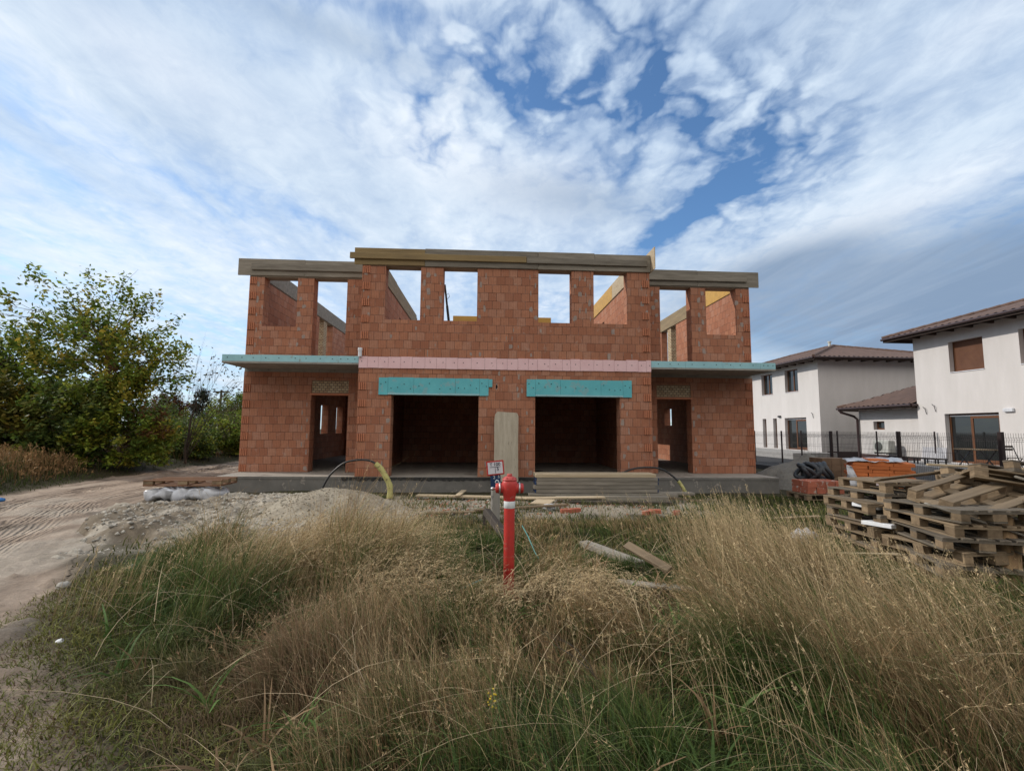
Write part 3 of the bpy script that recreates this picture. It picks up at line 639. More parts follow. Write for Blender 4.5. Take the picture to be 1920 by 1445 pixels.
def gcol(x, y):
    n1 = fbm(x, y, .9, 31); n2 = fbm(x, y, .22, 37)
    soil = lerp((.032, .026, .017), (.06, .048, .03), n2); soil = soil*(1-.0)+0
    grs = lerp((.028, .034, .014), (.07, .058, .032), n1)
    c = lerp(soil, grs, np.full(len(x), .55)) if False else soil*.5+grs*.5
    rm = roadmask(x, y)
    dirt = lerp((.35, .275, .215), (.235, .18, .138), ss(.35, .7, fbm(x*2.4, y*.45, .8, 41)))
    dirt = dirt*(.82+.36*n2)[:, None]
    pale = ss(.52, .7, fbm(x, y, 1.5, 43))*ss(9, 4, np.abs(x+5))
    dirt = lerp(dirt, (.4, .35, .29), pale*.6)
    strk = ss(.60, .68, fbm(x*3, y*.5, .9, 47))*ss(.5, .6, fbm(x, y, 2.2, 49)); dirt = dirt*(1-.5*strk)[:, None]
    c = c*(1-rm)[:, None]+dirt*rm[:, None]
    rb = rubmask(x, y); rub = lerp((.4, .36, .3), (.22, .19, .15), ss(.35, .65, fbm(x, y, .5, 51))); c = c*(1-rb)[:, None]+rub*rb[:, None]
    fr = ss(9.2, 10.2, y+(n1-.5)*1.5)*ss(13.5, 12.9, y)*ss(-3, -2, x)*ss(7, 5, x)*ss(.35, .55, n1+.1); c = c*(1-fr*.85)[:, None]+np.array((.33, .29, .235))*(fr*.85)[:, None]
    return c
gx, gy, gf = grid(-24, 26, .6, 44, .135, True); rmg = roadmask(gx, gy); fine = (gx > -20) & (gx < -1.2) & (gy > .9) & (gy < 30)
gz = gh(gx, gy)-.09*ss(.78, .97, rmg)*fine; cols = gcol(gx, gy)
coarse = (rmg[gf].mean(1) > .5) & ~fine[gf].any(1); V = np.stack([gx, gy, gz], 1)
def sub(name, fs, V, cols, kind='structure'):
    used = np.unique(fs); mp = np.zeros(len(V), np.int64); mp[used] = np.arange(len(used))
    return tag(np_mesh(name, V[used], mp[fs], 'ground', cols[used], True), kind=kind)
sub('ground', gf[~coarse], V, cols)
rx, ry, rf = grid(-20.1, -1.0, .8, 30.2, .055); rm_ = roadmask(rx, ry); cc_ = rx-xr(ry)
tr = np.exp(-((cc_+1.35+.25*np.sin(ry*.35))/.3)**2)+np.exp(-((cc_+3.0+.2*np.sin(ry*.3+1))/.3)**2)+.7*np.exp(-((cc_+2.1+.3*np.sin(ry*.22+2))/.22)**2)
tr = tr*ss(.3, .55, fbm(rx, ry*.5, 2.0, 203)+.12)
lines = np.sin(cc_*2*np.pi/.23+2*fbm(rx, ry*.3, 1.5, 205))
cross_ = np.exp(-((ry-10.4-.1*(rx+12))/.5)**2)*ss(-6, -9, rx)
clod = ss(.6, .78, fbm(rx, ry, .24, 207))*ss(.45, .6, fbm(rx*1.3, ry*.6, 1.6, 209))
rz = gh(rx, ry)+.006+ss(.6, .95, rm_)*(.015*lines*tr-.045*tr+.06*clod+.035*(fbm(rx*1.6, ry*.7, .32, 211)-.5))
rc = gcol(rx, ry)*(1+.08*lines*tr)[:, None]*(.8+.4*fbm(rx*1.5, ry*.6, .16, 213))[:, None]
dkp = ss(.6, .7, fbm(rx*2.6, ry*.42, 1.1, 215))*ss(.48, .6, fbm(rx, ry, 2.6, 217)); rc = rc*(1-.55*dkp)[:, None]
ro_ = sub('dirt_road', rf[(rm_[rf] > .35).all(1)], np.stack([rx, ry, rz], 1), rc); ro_.data.materials[0] = M['road']
us_ = np.unique(rf[(rm_[rf] > .35).all(1)]); at_ = ro_.data.attributes.new('Trk', 'FLOAT_VECTOR', 'POINT'); at_.data.foreach_set('vector', np.stack([cc_, np.clip(tr*1.2, 0, 1), cc_*0], 1)[us_].astype(np.float32).ravel())

if coarse.any(): sub('dirt_road', gf[coarse], V, cols)
def zg(x, y): return float(gh(np.array([x]), np.array([y]))[0])
# rubble spread and gravel heaps
def stones(n, fx, fy, fz, smin, smax, cfun):
    vs = []; fs = []; cs = []
    for k in range(n):
        x, y = fx(), fy(); z = fz(x, y); s_ = random.uniform(smin, smax)**1; b_ = len(vs)
        if z is None: continue
        c = cfun()
        for q in ((1, 0, 0), (0, 1, 0), (-1, 0, 0), (0, -1, 0), (.1, .1, 1), (-.1, .1, -1)):
            vs.append((x+q[0]*s_*random.uniform(.6, 1.2), y+q[1]*s_*random.uniform(.6, 1.2), z+q[2]*s_*random.uniform(.5, .9))); cs.append(c)
        for a in range(4): d = (a+1) % 4; fs += [(b_+a, b_+d, b_+4), (b_+d, b_+a, b_+5)]
    return vs, fs, cs
def heap(name, cx, cy, rx, ry, h, st, c1, c2, seed, nst=0, pw=1.25, smax=.025):
    x, y, f_ = grid(cx-rx*1.15, cx+rx*1.15, cy-ry*1.15, cy+ry*1.15, st); n = fbm(x, y, .55, seed)
    r = np.sqrt(((x-cx)/rx)**2+((y-cy)/ry)**2)+(fbm(x, y, .9, seed+3)-.5)*.35
    z = gh(x, y)-.04+h*np.clip(1-np.clip(r, 0, 1.3)**pw, -.3, 1)+(n-.5)*.1+(fbm(x, y, .12, seed+9)-.5)*.045
    co = lerp(c1, c2, ss(.3, .7, fbm(x, y, .35, seed+5))); keep = (r[f_] < 1.08).all(1); f_ = f_[keep]
    used = np.unique(f_); mp = np.zeros(len(x), np.int64); mp[used] = np.arange(len(used)); v_ = np.stack([x, y, z], 1)[used]; f_ = mp[f_]; co = co[used]
    f_ = np.concatenate([f_[:, [0, 1, 2]], f_[:, [0, 2, 3]]])
    if nst:
        ii = list(range(len(v_))); cur = {}
        def fx(): cur['i'] = random.choice(ii); return v_[cur['i']][0]+random.uniform(-.05, .05)
        vs, fs, cs = stones(nst, fx, lambda: v_[cur['i']][1]+random.uniform(-.05, .05), lambda a, b_: v_[cur['i']][2], .008, smax, lambda: tuple(np.array(c1)*random.uniform(.7, 1.25)))
        f_ = np.concatenate([f_, np.array(fs)+len(v_)]); v_ = np.concatenate([v_, np.array(vs)]); co = np.concatenate([co, np.array(cs)])
    return np_mesh(name, v_, f_, 'rubble', co, False)
tag(heap('gravel_pile', -3.15, 9.9, 2.0, 1.7, .62, .045, (.37, .325, .255), (.28, .24, .185), 61, 3500), 'low pale gravel mound in front of the left garage opening', 'gravel pile')
tag(heap('sand_pile', 11.1, 15.9, 2.5, 2.0, 1.08, .06, (.2, .19, .17), (.155, .148, .135), 71, 300, .95), 'tall grey sand pile behind the brick stacks by the fence', 'sand pile')
x, y, f_ = grid(-8.6, -1.8, 6.2, 12.6, .05); rb = rubmask(x, y); bz = ss(.25, 1, rb)*(.0+.18*fbm(x, y, .9, 81)**1.7+.2*fbm(x, y, .28, 83)**1.5+.1*fbm(x, y, .1, 85)); lump = .12*np.exp(-(((x+6.3)/1.0)**2+((y-9.9)/.75)**2))
z = gh(x, y)-.03+bz*(1-.45*ss(-4, -3, x))+lump*rb; keep = (rb[f_] > .22).all(1); f_ = f_[keep]; used = np.unique(f_); mp = np.zeros(len(x), np.int64); mp[used] = np.arange(len(used))
co = lerp((.42, .375, .31), (.19, .155, .115), ss(.3, .62, fbm(x, y, .45, 87)))*(.8+.4*fbm(x, y, .1, 89))[:, None]
v_ = np.stack([x, y, z], 1)[used]; f_ = mp[f_]; f_ = np.concatenate([f_[:, [0, 1, 2]], f_[:, [0, 2, 3]]]); co = co[used]; cur = {}
def fx(): cur['i'] = random.randrange(len(v_)); return v_[cur['i']][0]
vs, fs, cs = stones(2600, fx, lambda: v_[cur['i']][1]+random.uniform(-.02, .02), lambda a, b_: v_[cur['i']][2], .012, .05, lambda: tuple(np.array((.4, .37, .32))*random.uniform(.6, 1.35)))
tag(np_mesh('rubble', np.concatenate([v_, np.array(vs)]), np.concatenate([f_, np.array(fs)+len(v_)]), 'rubble', np.concatenate([co, np.array(cs)])), 'pale rubble spread beside the dirt road', 'rubble', kind='stuff')
nst_ = 1500; pr = rng.uniform((-1.9, 9.7), (4.2, 12.9), (nst_, 2)); it_ = iter(pr.tolist()); cur = {}
def fx():
    cur['p'] = next(it_); return cur['p'][0]
vs, fs, cs = stones(nst_, fx, lambda: cur['p'][1], lambda a, b_: (zg(a, b_) if fbm(np.array([a]), np.array([b_]), .8, 91)[0] > .47 else None), .012, .055, lambda: tuple(np.array(random.choice(((.4, .37, .32), (.3, .26, .21), (.36, .16, .1))))*random.uniform(.6, 1.25)))
tag(np_mesh('rubble', np.array(vs), np.array(fs), 'rubble', np.array(cs)), 'scattered stones and brick chips in front of the foundation', 'rubble', kind='stuff')
# yards of the neighbours
tag(MB().box(12.9, 20.0, 7, 44, -.2, .2).build('asphalt', 'tarmac'), kind='structure')
tag(MB().box(16.7, 19.985, 7, 20.9, .204, .47).build('terrace', 'paving'), kind='structure'); tag(MB().box(17.3, 19.985, 26, 42, .204, .56).build('terrace', 'paving'), kind='structure')

# ================================================================== BUILDING SITE THINGS
def single(mb, name, mats, label, cat, loc=None, rot=None, group=None):
    o = mb.build(name, mats)
    if loc is not None: o.location = loc
    if rot is not None: o.rotation_euler = rot
    return tag(o, label, cat, group)
# hydrant
hx, hy = .25, 5.08; hz = zg(hx, hy)
hy_ = thing('fire_hydrant', 'red pillar fire hydrant with a white band standing in tall grass', 'hydrant', (hx, hy, 0))
MB().lathe([(.0, hz-.1), (.057, hz-.1), (.057, .5), (.057, .93)], (0, 0, 0), n=28).build('standpipe', 'red', hy_)
MB().lathe([(.066, hz-.02), (.105, hz-.02), (.108, hz+.0), (.108, hz+.02), (.1, hz+.028), (.07, hz+.03), (.064, hz+.07), (.058, hz+.09)], (0, 0, 0), n=28).box(-.17, -.09, -.05, .03, hz-.02, hz+.05).build('base_flange', 'red_old', hy_)
MB().lathe([(.0575, .925), (.0595, .927), (.0595, 1.003), (.0575, 1.005)], (0, 0, 0), n=28).build('white_band', 'white_band', hy_)
hd = MB().lathe([(.057, .99), (.061, 1.005), (.063, 1.03), (.071, 1.065), (.081, 1.1), (.086, 1.14), (.083, 1.18), (.075, 1.205), (.07, 1.212)], (0, 0, 0), n=32)
hd.build('head', 'red', hy_)
cp = MB().lathe([(.072, 1.21), (.078, 1.213), (.078, 1.226), (.062, 1.234), (.052, 1.25), (.03, 1.256), (.028, 1.257)], (0, 0, 0), n=28).lathe([(.028, 1.255), (.03, 1.262), (.029, 1.28), (.0, 1.282)], (0, 0, 0), n=5)
for k in range(6): a = k*math.pi/3; cp.tube([(.062*math.cos(a), .062*math.sin(a), 1.226), (.062*math.cos(a), .062*math.sin(a), 1.243)], .008, 6)
cp.build('bonnet', 'red_old', hy_)
for s in (-1, 1):
    o = MB().lathe([(.052, .05), (.053, .105), (.0, .105)], (0, 0, 1.13), (s, 0, 0), 22).build('outlet', 'red', hy_)
    MB().lathe([(.053, .095), (.06, .097), (.061, .11), (.053, .113)], (0, 0, 1.13), (s, 0, 0), 24).build('coupling_ring', 'alu', o)
    c_ = MB().lathe([(.05, .112), (.052, .116), (.05, .145), (.03, .15), (.0, .15)], (0, 0, 1.13), (s, 0, 0), 10)
    c_.box(*(sorted((s*.118, s*.142))), -.058, .058, 1.118, 1.142).build('outlet_cap', 'red', o)
    if s < 0: MB().lathe([(.013, .148), (.014, .17), (.02, .172), (.02, .185), (.008, .2), (.0, .2)], (0, 0, 1.125), (s, 0, 0), 12).build('drain_tip', 'alu', o)
# hydrant sign on its concrete marker post
sg = thing('hydrant_sign', 'red framed white hydrant marker sign above a blue plate on a grey post', 'sign', (.18, 9.0, 0))
MB().cbox(-.085, .085, .0, .09, -.2, .7, .03).build('post', 'concrete', sg)
fr = MB().cbox(-.165, .165, -.03, -.012, -.135, .135, .008).build('red_frame', 'red', sg); fr.location = (-.01, 0, 1.03); fr.rotation_euler = (0, R(-6), 0)
pl = MB().box(-.138, .138, -.034, -.0305, -.108, .108).build('white_plate', 'plate', fr)
bp = MB().cbox(-.095, .095, -.02, -.004, -.13, .13, .006).build('blue_plate', 'blue_plate', sg); bp.location = (.0, 0, .78); bp.rotation_euler = (0, R(-3), 0)
def text(body, size, par, loc, m, name='sign_text'):
    cu = bpy.data.curves.new(name, 'FONT'); cu.body = body; cu.size = size; cu.extrude = .001; cu.align_x = 'CENTER'; cu.align_y = 'CENTER'; cu.materials.append(M[m])
    cu.offset = .001
    tmp = bpy.data.objects.new(name+'_curve', cu); me = bpy.data.meshes.new_from_object(tmp); bpy.data.objects.remove(tmp); me.name = name
    o = bpy.data.objects.new(name, me); C.objects.link(o); o.parent = par; o.location = loc; o.rotation_euler = (R(90), 0, 0); return o
text('T 100', .085, fr, (.0, -.037, .065), 'ink'); text('5', .085, fr, (.045, -.037, -.025), 'ink')
MB().box(-.1, .1, -.0375, -.035, .014, .022).box(-.006, .002, -.0375, -.035, -.1, .0139).build('sign_marking', 'ink', fr)
text('2', .085, bp, (-.025, -.022, .075), 'sign_white'); text('5', .07, bp, (.06, -.022, .08), 'sign_white')
MB().lathe([(.0, 0), (.04, 0), (.04, .003), (.02, .003)], (.025, -.021, -.01), (0, -1, 0), 18).lathe([(.0, .0035), (.022, .0035)], (.025, -.021, -.01), (0, -1, 0), 14, 1).build('sticker', ['sign_white', 'blue_plate'], bp)
# tall weathered board against the pier
mb = MB(); W_ = .35; out = [(-W_, -.15), (W_, -.15), (W_-.005, 1.0), (W_+.01, 1.72), (W_-.02, 1.81), (W_-.06, 1.83), (-W_+.09, 1.86), (-W_+.06, 1.82), (-W_+.02, 1.77), (-W_, 1.6), (-W_+.01, .8)]
n_ = len(out); mb.idx([(a, -.035, b_) for a, b_ in out]+[(a, .035, b_) for a, b_ in out], [tuple(range(n_)), tuple(range(2*n_-1, n_-1, -1))]+[(i, n_+i, n_+(i+1) % n_, (i+1) % n_) for i in range(n_)][::1])
M['old_board'] = pm('bleached_board', (.47, .42, .335), (.33, .29, .225), 4, .9, 30, .5, stretch=(2.2, 2.2, .35), spots=((.15, .13, .1), 14, .66))
single(mb, 'weathered_board', 'old_board', 'tall bleached board with rounded corners standing against the brick pier between the garages', 'board', (.565, 13.62, .42), (R(-7), 0, 0))
# stack of formwork panels in front of the right garage
lab = ['topmost', 'second', 'third', 'fourth', 'lowest']
for k in range(5):
    dx = (0, .07, .06, -.06, .05)[k]; o = thing('formwork_panel', ('%s bleached formwork panel of the stack before the right garage' % lab[k]) if k in (0, 4) else '%s bleached formwork panel from the top of the stack before the right garage' % lab[k], 'formwork panel', (2.87+dx*.6, 12.6, .52-.1*k), R(random.uniform(-.6, .6)), 'stacked formwork panels')
    MB().cbox(-1.6, 1.6, -.26, .26, .0, .092, .006, jit=.002).build('panel', 'wood_grey' if k else 'wood_pale', o)
    if k in (1, 2, 4):
        for s in (-1, 1): MB().cbox(*sorted((s*1.602, s*1.63)), -.25, .25, .008, .085, .004).build('end_cap', 'blue_plate', o)
def plank(name, a, b_, w, h, m, label, cat='plank', group='loose planks around the foundation', roll=0):
    a = Vector(a); b_ = Vector(b_); L = (b_-a).length; o = MB().cbox(-L/2, L/2, -w/2, w/2, -h/2, h/2, .006, jit=.004).build(name, m)
    d = (b_-a).normalized(); o.rotation_mode = 'QUATERNION'; q = Vector((1, 0, 0)).rotation_difference(d); o.rotation_quaternion = q @ Matrix.Rotation(roll, 3, 'X').to_quaternion() if roll else q
    o.location = (a+b_)/2; return tag(o, label, cat, group)
plank('plank', gnd(782, 928, .06), gnd(1010, 934, .06), .24, .04, 'wood_pale', 'long pale plank lying before the foundation left of the hydrant')
plank('plank', gnd(985, 934, .11), gnd(1133, 932, .1), .2, .04, 'wood_pale', 'pale plank lying in front of the stacked formwork panels')
plank('plank', gnd(858, 929, .1), gnd(870, 919, .12), .14, .03, 'wood_pale', 'short bleached offcut lying across the long pale plank')
plank('wide_board', gnd(1000, 940, .12), gnd(1036, 941, .13), .62, .03, 'wood_pale', 'wide short pale board beside the hydrant, flat on the planks', 'board')
plank('plank', gnd(890, 956, .1), gnd(1062, 946, .12), .12, .04, 'wood', 'narrow plank reaching from the hydrant sign to the right')
plank('plank', gnd(800, 961, .05), gnd(915, 959, .05), .12, .04, 'wood', 'thin brown plank half sunk in the grass left of the hydrant sign')
plank('timber_beam', (1.75, 11.95, .03), (4.6, 11.9, .03), .16, .14, 'wood_grey', 'front grey bearer beam under the formwork panels', 'beam')
plank('timber_beam', (1.1, 12.35, .06), (5.0, 12.3, .06), .16, .1, 'wood_grey', 'longest grey bearer beam directly under the formwork panels', 'beam')
plank('timber_beam', (2.0, 11.45, -.01), (4.5, 11.35, -.01), .16, .12, 'wood_dark', 'dark low beam in the grass before the formwork panels', 'beam')
plank('plank', (4.5, 12.5, .1), (5.5, 12.45, .1), .25, .06, 'wood_grey', 'short grey plank right of the formwork panel stack')
plank('plank', (4.45, 12.3, .04), (5.3, 11.5, .04), .08, .05, 'wood', 'thin slat lying askew right of the formwork panels')
plank('timber_beam', gnd(1095, 1018, .05), gnd(1200, 1058, .07), .17, .08, 'wood_grey', 'thick bleached beam lying in the grass right of the hydrant', 'beam')
plank('plank', gnd(1174, 1020, .36), gnd(1256, 1068, .2), .11, .04, 'wood', 'yellowish plank slanting out of the grass behind the bleached beam', roll=R(35))
plank('plank', gnd(1155, 1089, .12), gnd(1320, 1107, .16), .11, .03, 'wood_grey', 'nearest pale plank lying low in the grass')
plank('plank', gnd(1400, 975, .05), gnd(1535, 968, .05), .12, .04, 'wood', 'brown plank in the dry grass left of the pallets')
plank('dark_beam', atY(912, 958, 8.3), atY(950, 1008, 7.6), .13, .1, 'wood_dark', 'dark beam leaning down into the grass behind the hydrant', 'beam')
plank('stake', atY(908, 958, 8.6), atY(907, 1045, 8.5), .05, .05, 'wood_dark', 'thin dark stake left of the hydrant behind the grass', 'stake', None)
plank('stake', atY(921, 958, 8.7), atY(922, 1050, 8.6), .04, .04, 'wood_grey', 'thin grey stake close to the leaning dark beam', 'stake', None)
single(MB().tube([atY(979, 985, 6.6), atY(990, 1005, 6.4), atY(1003, 1035, 6.1), atY(1010, 1046, 6.0)], .007, 6), 'cord', 'teal_cord', 'turquoise cord trailing into the grass right of the hydrant', 'cord')
single(MB().tube([atY(866, 1102, 4.6), atY(885, 1094, 4.7), atY(905, 1086, 4.8)], .01, 6), 'cord', 'teal_cord', 'turquoise cord end in the grass left of the hydrant foot', 'cord')
# black conduits
def conduit(pts, label, sleeve=None):
    pts = [Vector(p) for p in pts]; sm = []
    for i in range(len(pts)-1):
        p0, p1, p2, p3 = pts[max(i-1, 0)], pts[i], pts[i+1], pts[min(i+2, len(pts)-1)]
        for k in range(6):
            q = k/6; sm.append(.5*((2*p1)+(p2-p0)*q+(2*p0-5*p1+4*p2-p3)*q*q+(3*p1-p0-3*p2+p3)*q**3))
    sm.append(pts[-1]); o = thing('conduit', label, 'pipe', tuple(pts[0]))
    a = [p-pts[0] for p in sm]; MB().tube(a, .026, 8).build('pipe', 'black', o)
    if sleeve: k0, k1, r_ = sleeve; k0 = int(k0*len(a)); MB().tube(a[k0:], [r_*random.uniform(.92, 1.08) for _ in a[k0:]], 10).build('foam_sleeve', 'sleeve', o)
conduit([atY(602, 926, 12.5), atY(606, 912, 12.5), atY(620, 889, 12.5), atY(645, 868, 12.5), atY(672, 862, 12.5), atY(695, 864, 12.5), atY(712, 876, 12.5), atY(724, 895, 12.5), atY(731, 912, 12.5), atY(731, 934, 12.5)], 'black conduit arching out of the gravel into a yellowish foam sleeve', (.6, 0, .075))
conduit([atY(1090, 889, 13.6), atY(1130, 890, 13.4), atY(1165, 886, 13.0), atY(1190, 878, 12.9), atY(1220, 876, 12.9), atY(1242, 880, 12.9), atY(1262, 893, 12.9), atY(1276, 907, 12.85), atY(1290, 932, 12.8)], 'black conduit arching from the right garage over the panels to the ground', (.82, 0, .045))
single(MB().tube([(1.6, 15.5, .4), (2.0, 14.9, .4), (2.6, 14.4, .4), (3.3, 14.2, .4)], .035, 8), 'hose', 'black', 'black hose lying on the floor of the right garage', 'hose')
single(MB().cbox(-.14, .14, -.1, .1, 0, .12, .01), 'block', 'mortar', 'grey block on the floor at the right edge of the right garage', 'block', (3.75, 14.2, .365), (0, 0, .3))
# bricks and lumps lying about
def brick(x, y, z, rz, m, label, group, size=(.25, .12, .12), tilt=0, name='brick'):
    o = MB().cbox(-size[0]/2, size[0]/2, -size[1]/2, size[1]/2, 0, size[2], .006, jit=.004).build(name, m); o.location = (x, y, z); o.rotation_euler = (tilt, 0, rz); return tag(o, label, 'brick', group)
for k, (uu, vv, a) in enumerate(((1062, 958, .2), (1078, 957, .5), (1228, 957, -.2), (1215, 960, .4), (1268, 960, 1.0))):
    p = gnd(uu, vv, .03); brick(p.x, p.y, zg(p.x, p.y)-.02, a, 'redbrick', 'red brick lying in the grass before the formwork panels', 'red bricks under the planks', (.25, .12, .1))
def lump(u, v, s, m, label, cat='stone', name='stone', z=0, n=2, sq=.6):
    p = gnd(u, v, z); mb = MB(); ph = []
    for i in range(9):
        th = math.pi*i/8
        for j in range(12): a = 2*math.pi*j/12; r = s*(.7+.5*float(vn(math.cos(a)*math.sin(th)*3+u, math.sin(a)*math.sin(th)*3+math.cos(th)*4+v, 1.1, 5))); ph.append((r*math.sin(th)*math.cos(a), r*math.sin(th)*math.sin(a)*.8, r*sq*math.cos(th)))
    fs = [(i*12+j, i*12+12+j, i*12+12+(j+1) % 12, i*12+(j+1) % 12) for i in range(8) for j in range(12)]
    mb.idx(ph, fs, 0, name != 'stone'); o = mb.build(name, m); o.location = (p.x, p.y, zg(p.x, p.y)+s*.3); o.rotation_euler = (0, 0, u); return tag(o, label, cat)
lump(538, 934, .2, 'grey_stone', 'pale jagged stone on the gravel in front of the foundation', z=.1); lump(600, 929, .14, 'grey_stone', 'small pale stone at the foot of the left black conduit', z=.1)
lump(505, 934, .12, 'foil', 'crumpled white scrap beside the foundation', 'scrap', 'plastic_scrap', .05); lump(248, 1068, .06, 'grey_stone', 'flat pale stone at the edge of the dry grass by the road'); lump(118, 1101, .08, 'grey_stone', 'grey stone half buried at the road edge'); lump(1030, 952, .17, 'foil', 'white plastic bucket scrap beside the hydrant under the planks', 'scrap', 'plastic_scrap', .05)
lump(1508, 1022, .22, 'foil', 'crumpled whitish foil lump in the grass left of the pallets', 'foil', 'foil_lump', 0, sq=.8); lump(365, 853, .55, 'grey_stone', 'pale heap of debris under the far hedge', 'debris', 'stone', .1, sq=.45); lump(1, 936, .09, 'blue', 'blue scrap lying at the road verge on the far left', 'scrap', 'plastic_scrap')
lump(112, 1205, .035, 'styro', 'small white litter scrap in the short green grass', 'scrap', 'plastic_scrap', 0); lump(410, 858, .3, 'grey_stone', 'small pale stone lying at the verge beside the house corner', z=.1)
# pallet on a foil pack beside the slab
def make_pallet(name, label, loc, rot, group, m='wood'):
    o = thing(name, label, 'pallet', loc, 0, group, rot)
    d = MB()
    for i, w in ((0, .145), (1, .1), (2, .145), (3, .1), (4, .145)): y0 = -.4+.0725+(i*(.8-.145)/4)-w/2+random.uniform(-.006, .006); d.cbox(-.6, .6, y0, y0+w, .122, .144, .003, jit=.002)
    for x0 in (-.6, -.0725, .455): d.box(x0, x0+.145, -.4, .4, .1, .1215)
    d.build('deck', m, o)
    r_ = MB()
    for y0, w in ((-.4, .1), (-.0725, .145), (.3, .1)): r_.cbox(-.6, .6, y0, y0+w, 0, .022, .003, jit=.002)
    r_.build('runner', m, o)
    for x0 in (-.6, -.0725, .455):
        for y0, w in ((-.4, .1), (-.0725, .145), (.3, .1)): MB().cbox(x0, x0+.145, y0, y0+w, .0225, .0995, .004).build('block', 'wood_block', o)
    return o
fp = thing('foil_pack', 'white foil wrapped pack lying under a pallet at the slab corner', 'pack', (-7.2, 12.0, 0))
mb = MB(); ph = []; NX, NZ = 26, 14
for i in range(NX+1):
    for j in range(NZ):
        a = 2*math.pi*j/NZ; x_ = -.95+1.9*i/NX; e = min(1, (1-abs(x_/.97)**6)); r = .9+.55*(float(vn(x_*9, a*2.6, .7, 3))-.5)+.3*(float(vn(x_*21, a*5, .7, 9))-.5)
        ph.append((x_, math.copysign(abs(math.cos(a))**.6, math.cos(a))*.5*e*r, .16+math.copysign(abs(math.sin(a))**.6, math.sin(a))*.17*e*r))
mb.idx(ph, [(i*NZ+j, i*NZ+NZ+j, i*NZ+NZ+(j+1) % NZ, i*NZ+(j+1) % NZ) for i in range(NX) for j in range(NZ)], 0, True); mb.build('foil', 'foil', fp)
M['wood_old'] = pm('greyed_pallet', (.2, .168, .13), (.11, .09, .068), 5, .85, 26, .5, stretch=(.25, 2.2, 2.2), objvar=.4)
M['wood_rust'] = pm('reddish_pallet', (.24, .13, .075), (.16, .085, .05), 6, .85, 26, .4, stretch=(.3, 2, 2))
pp = make_pallet('pallet', 'reddish brown pallet lying upside down on the foil pack beside the slab', (-7.15, 12.05, .5), (R(180), 0, R(2)), None, 'wood_rust'); pp.scale = (1.45, 1, 1)
# big pallet pile on the right
proto = None
def pallet(label, loc, rot, m=0):
    global proto
    if proto is None: proto = [make_pallet('pallet', '', (0, 0, 0), (0, 0, 0), 'pallets of the pile on the right', mm) for mm in ('wood', 'wood_old')]; used.clear()
    p = proto[m]; first = m not in used
    if not first: p = copy_tree(p)
    used.add(m); p.location = loc; p.rotation_euler = rot; p['label'] = label; return p
used = set(); ordn = ['topmost', 'second', 'third', 'fourth', 'fifth', 'sixth', 'lowest']
for k in range(7):
    z = .04+.147*(6-k); jx = (.18, .05, -.06, -.03, -.1, -.02, -.08)[k]; tx = (.012, 0, -.01, .0, .02, -.01, 0)[k]
    pallet('%s pallet %sof the far left stack in the pallet pile' % (ordn[k], '' if k in (0, 6) else 'from the top '), (5.72+jx+.01*k, 6.72+random.uniform(-.05, .05), z), (R(random.uniform(-2, 2)), R(1.8+random.uniform(-1, 1)), R(81+random.uniform(-5, 5))), k % 2 if k != 2 else 0)
for k in range(6):
    z = .02+.147*(5-k); o6 = ['topmost', 'second', 'third', 'fourth', 'fifth', 'lowest'][k]
    pallet('%s pallet %sof the near stack behind the tall grass' % (o6, '' if k in (0, 5) else 'from the top '), (5.62+random.uniform(-.06, .06), 5.5+random.uniform(-.05, .05), z), (R(random.uniform(-4, 3)), R(random.uniform(-1, 4)), R(78+random.uniform(-9, 9))), (k+1) % 2)
for k in range(6):
    z = .05+.147*(5-k); o6 = ['topmost', 'second', 'third', 'fourth', 'fifth', 'lowest'][k]
    pallet('%s pallet %sof the inner stack at the right picture edge' % (o6, '' if k in (0, 5) else 'from the top '), (6.75+random.uniform(-.06, .06), 6.35+random.uniform(-.05, .05), z), (R(random.uniform(-3, 3)), R(random.uniform(-3, 3)), R(84+random.uniform(-10, 10))), (k) % 2)
pallet('tilted pallet with open blocks lying on the near stack', (5.95, 5.5, 1.06), (R(194), R(-9), R(16)), 0)
pallet('pallet thrown aslant across the inner stack, right of the tilted one', (6.75, 5.75, 1.0), (R(-17), R(9), R(-24)), 0)
pallet('uppermost tilted pallet of the whole pile at the right edge', (7.0, 6.1, 1.28), (R(169), R(7), R(14)), 1)
pallet('pallet lying crosswise under the uppermost one', (7.4, 6.55, 1.02), (R(8), R(-5), R(-34)), 0)
plank('plank', (6.1, 5.1, 1.0), (7.9, 5.25, .62), .1, .025, 'wood', 'split slat sticking out of the pallet pile at the right edge', group='loose slats on the pallet pile')
plank('plank', (6.3, 6.5, 1.3), (7.7, 5.5, 1.26), .1, .03, 'wood_pale', 'pale slat on top of the pallet pile', group='loose slats on the pallet pile')
for (x_, y_, z_, a_, l_) in ((5.38, 6.45, .7, .2, 'upper white foam sheet pushed between the left pallets'), (5.3, 6.2, .5, .4, 'lower white foam sheet pushed between the left pallets')): single(MB().cbox(-.12, .12, -.18, .18, 0, .05, .004), 'foam_sheet', 'styro', l_, 'foam sheet', (x_, y_, z_), (0, .05, a_))
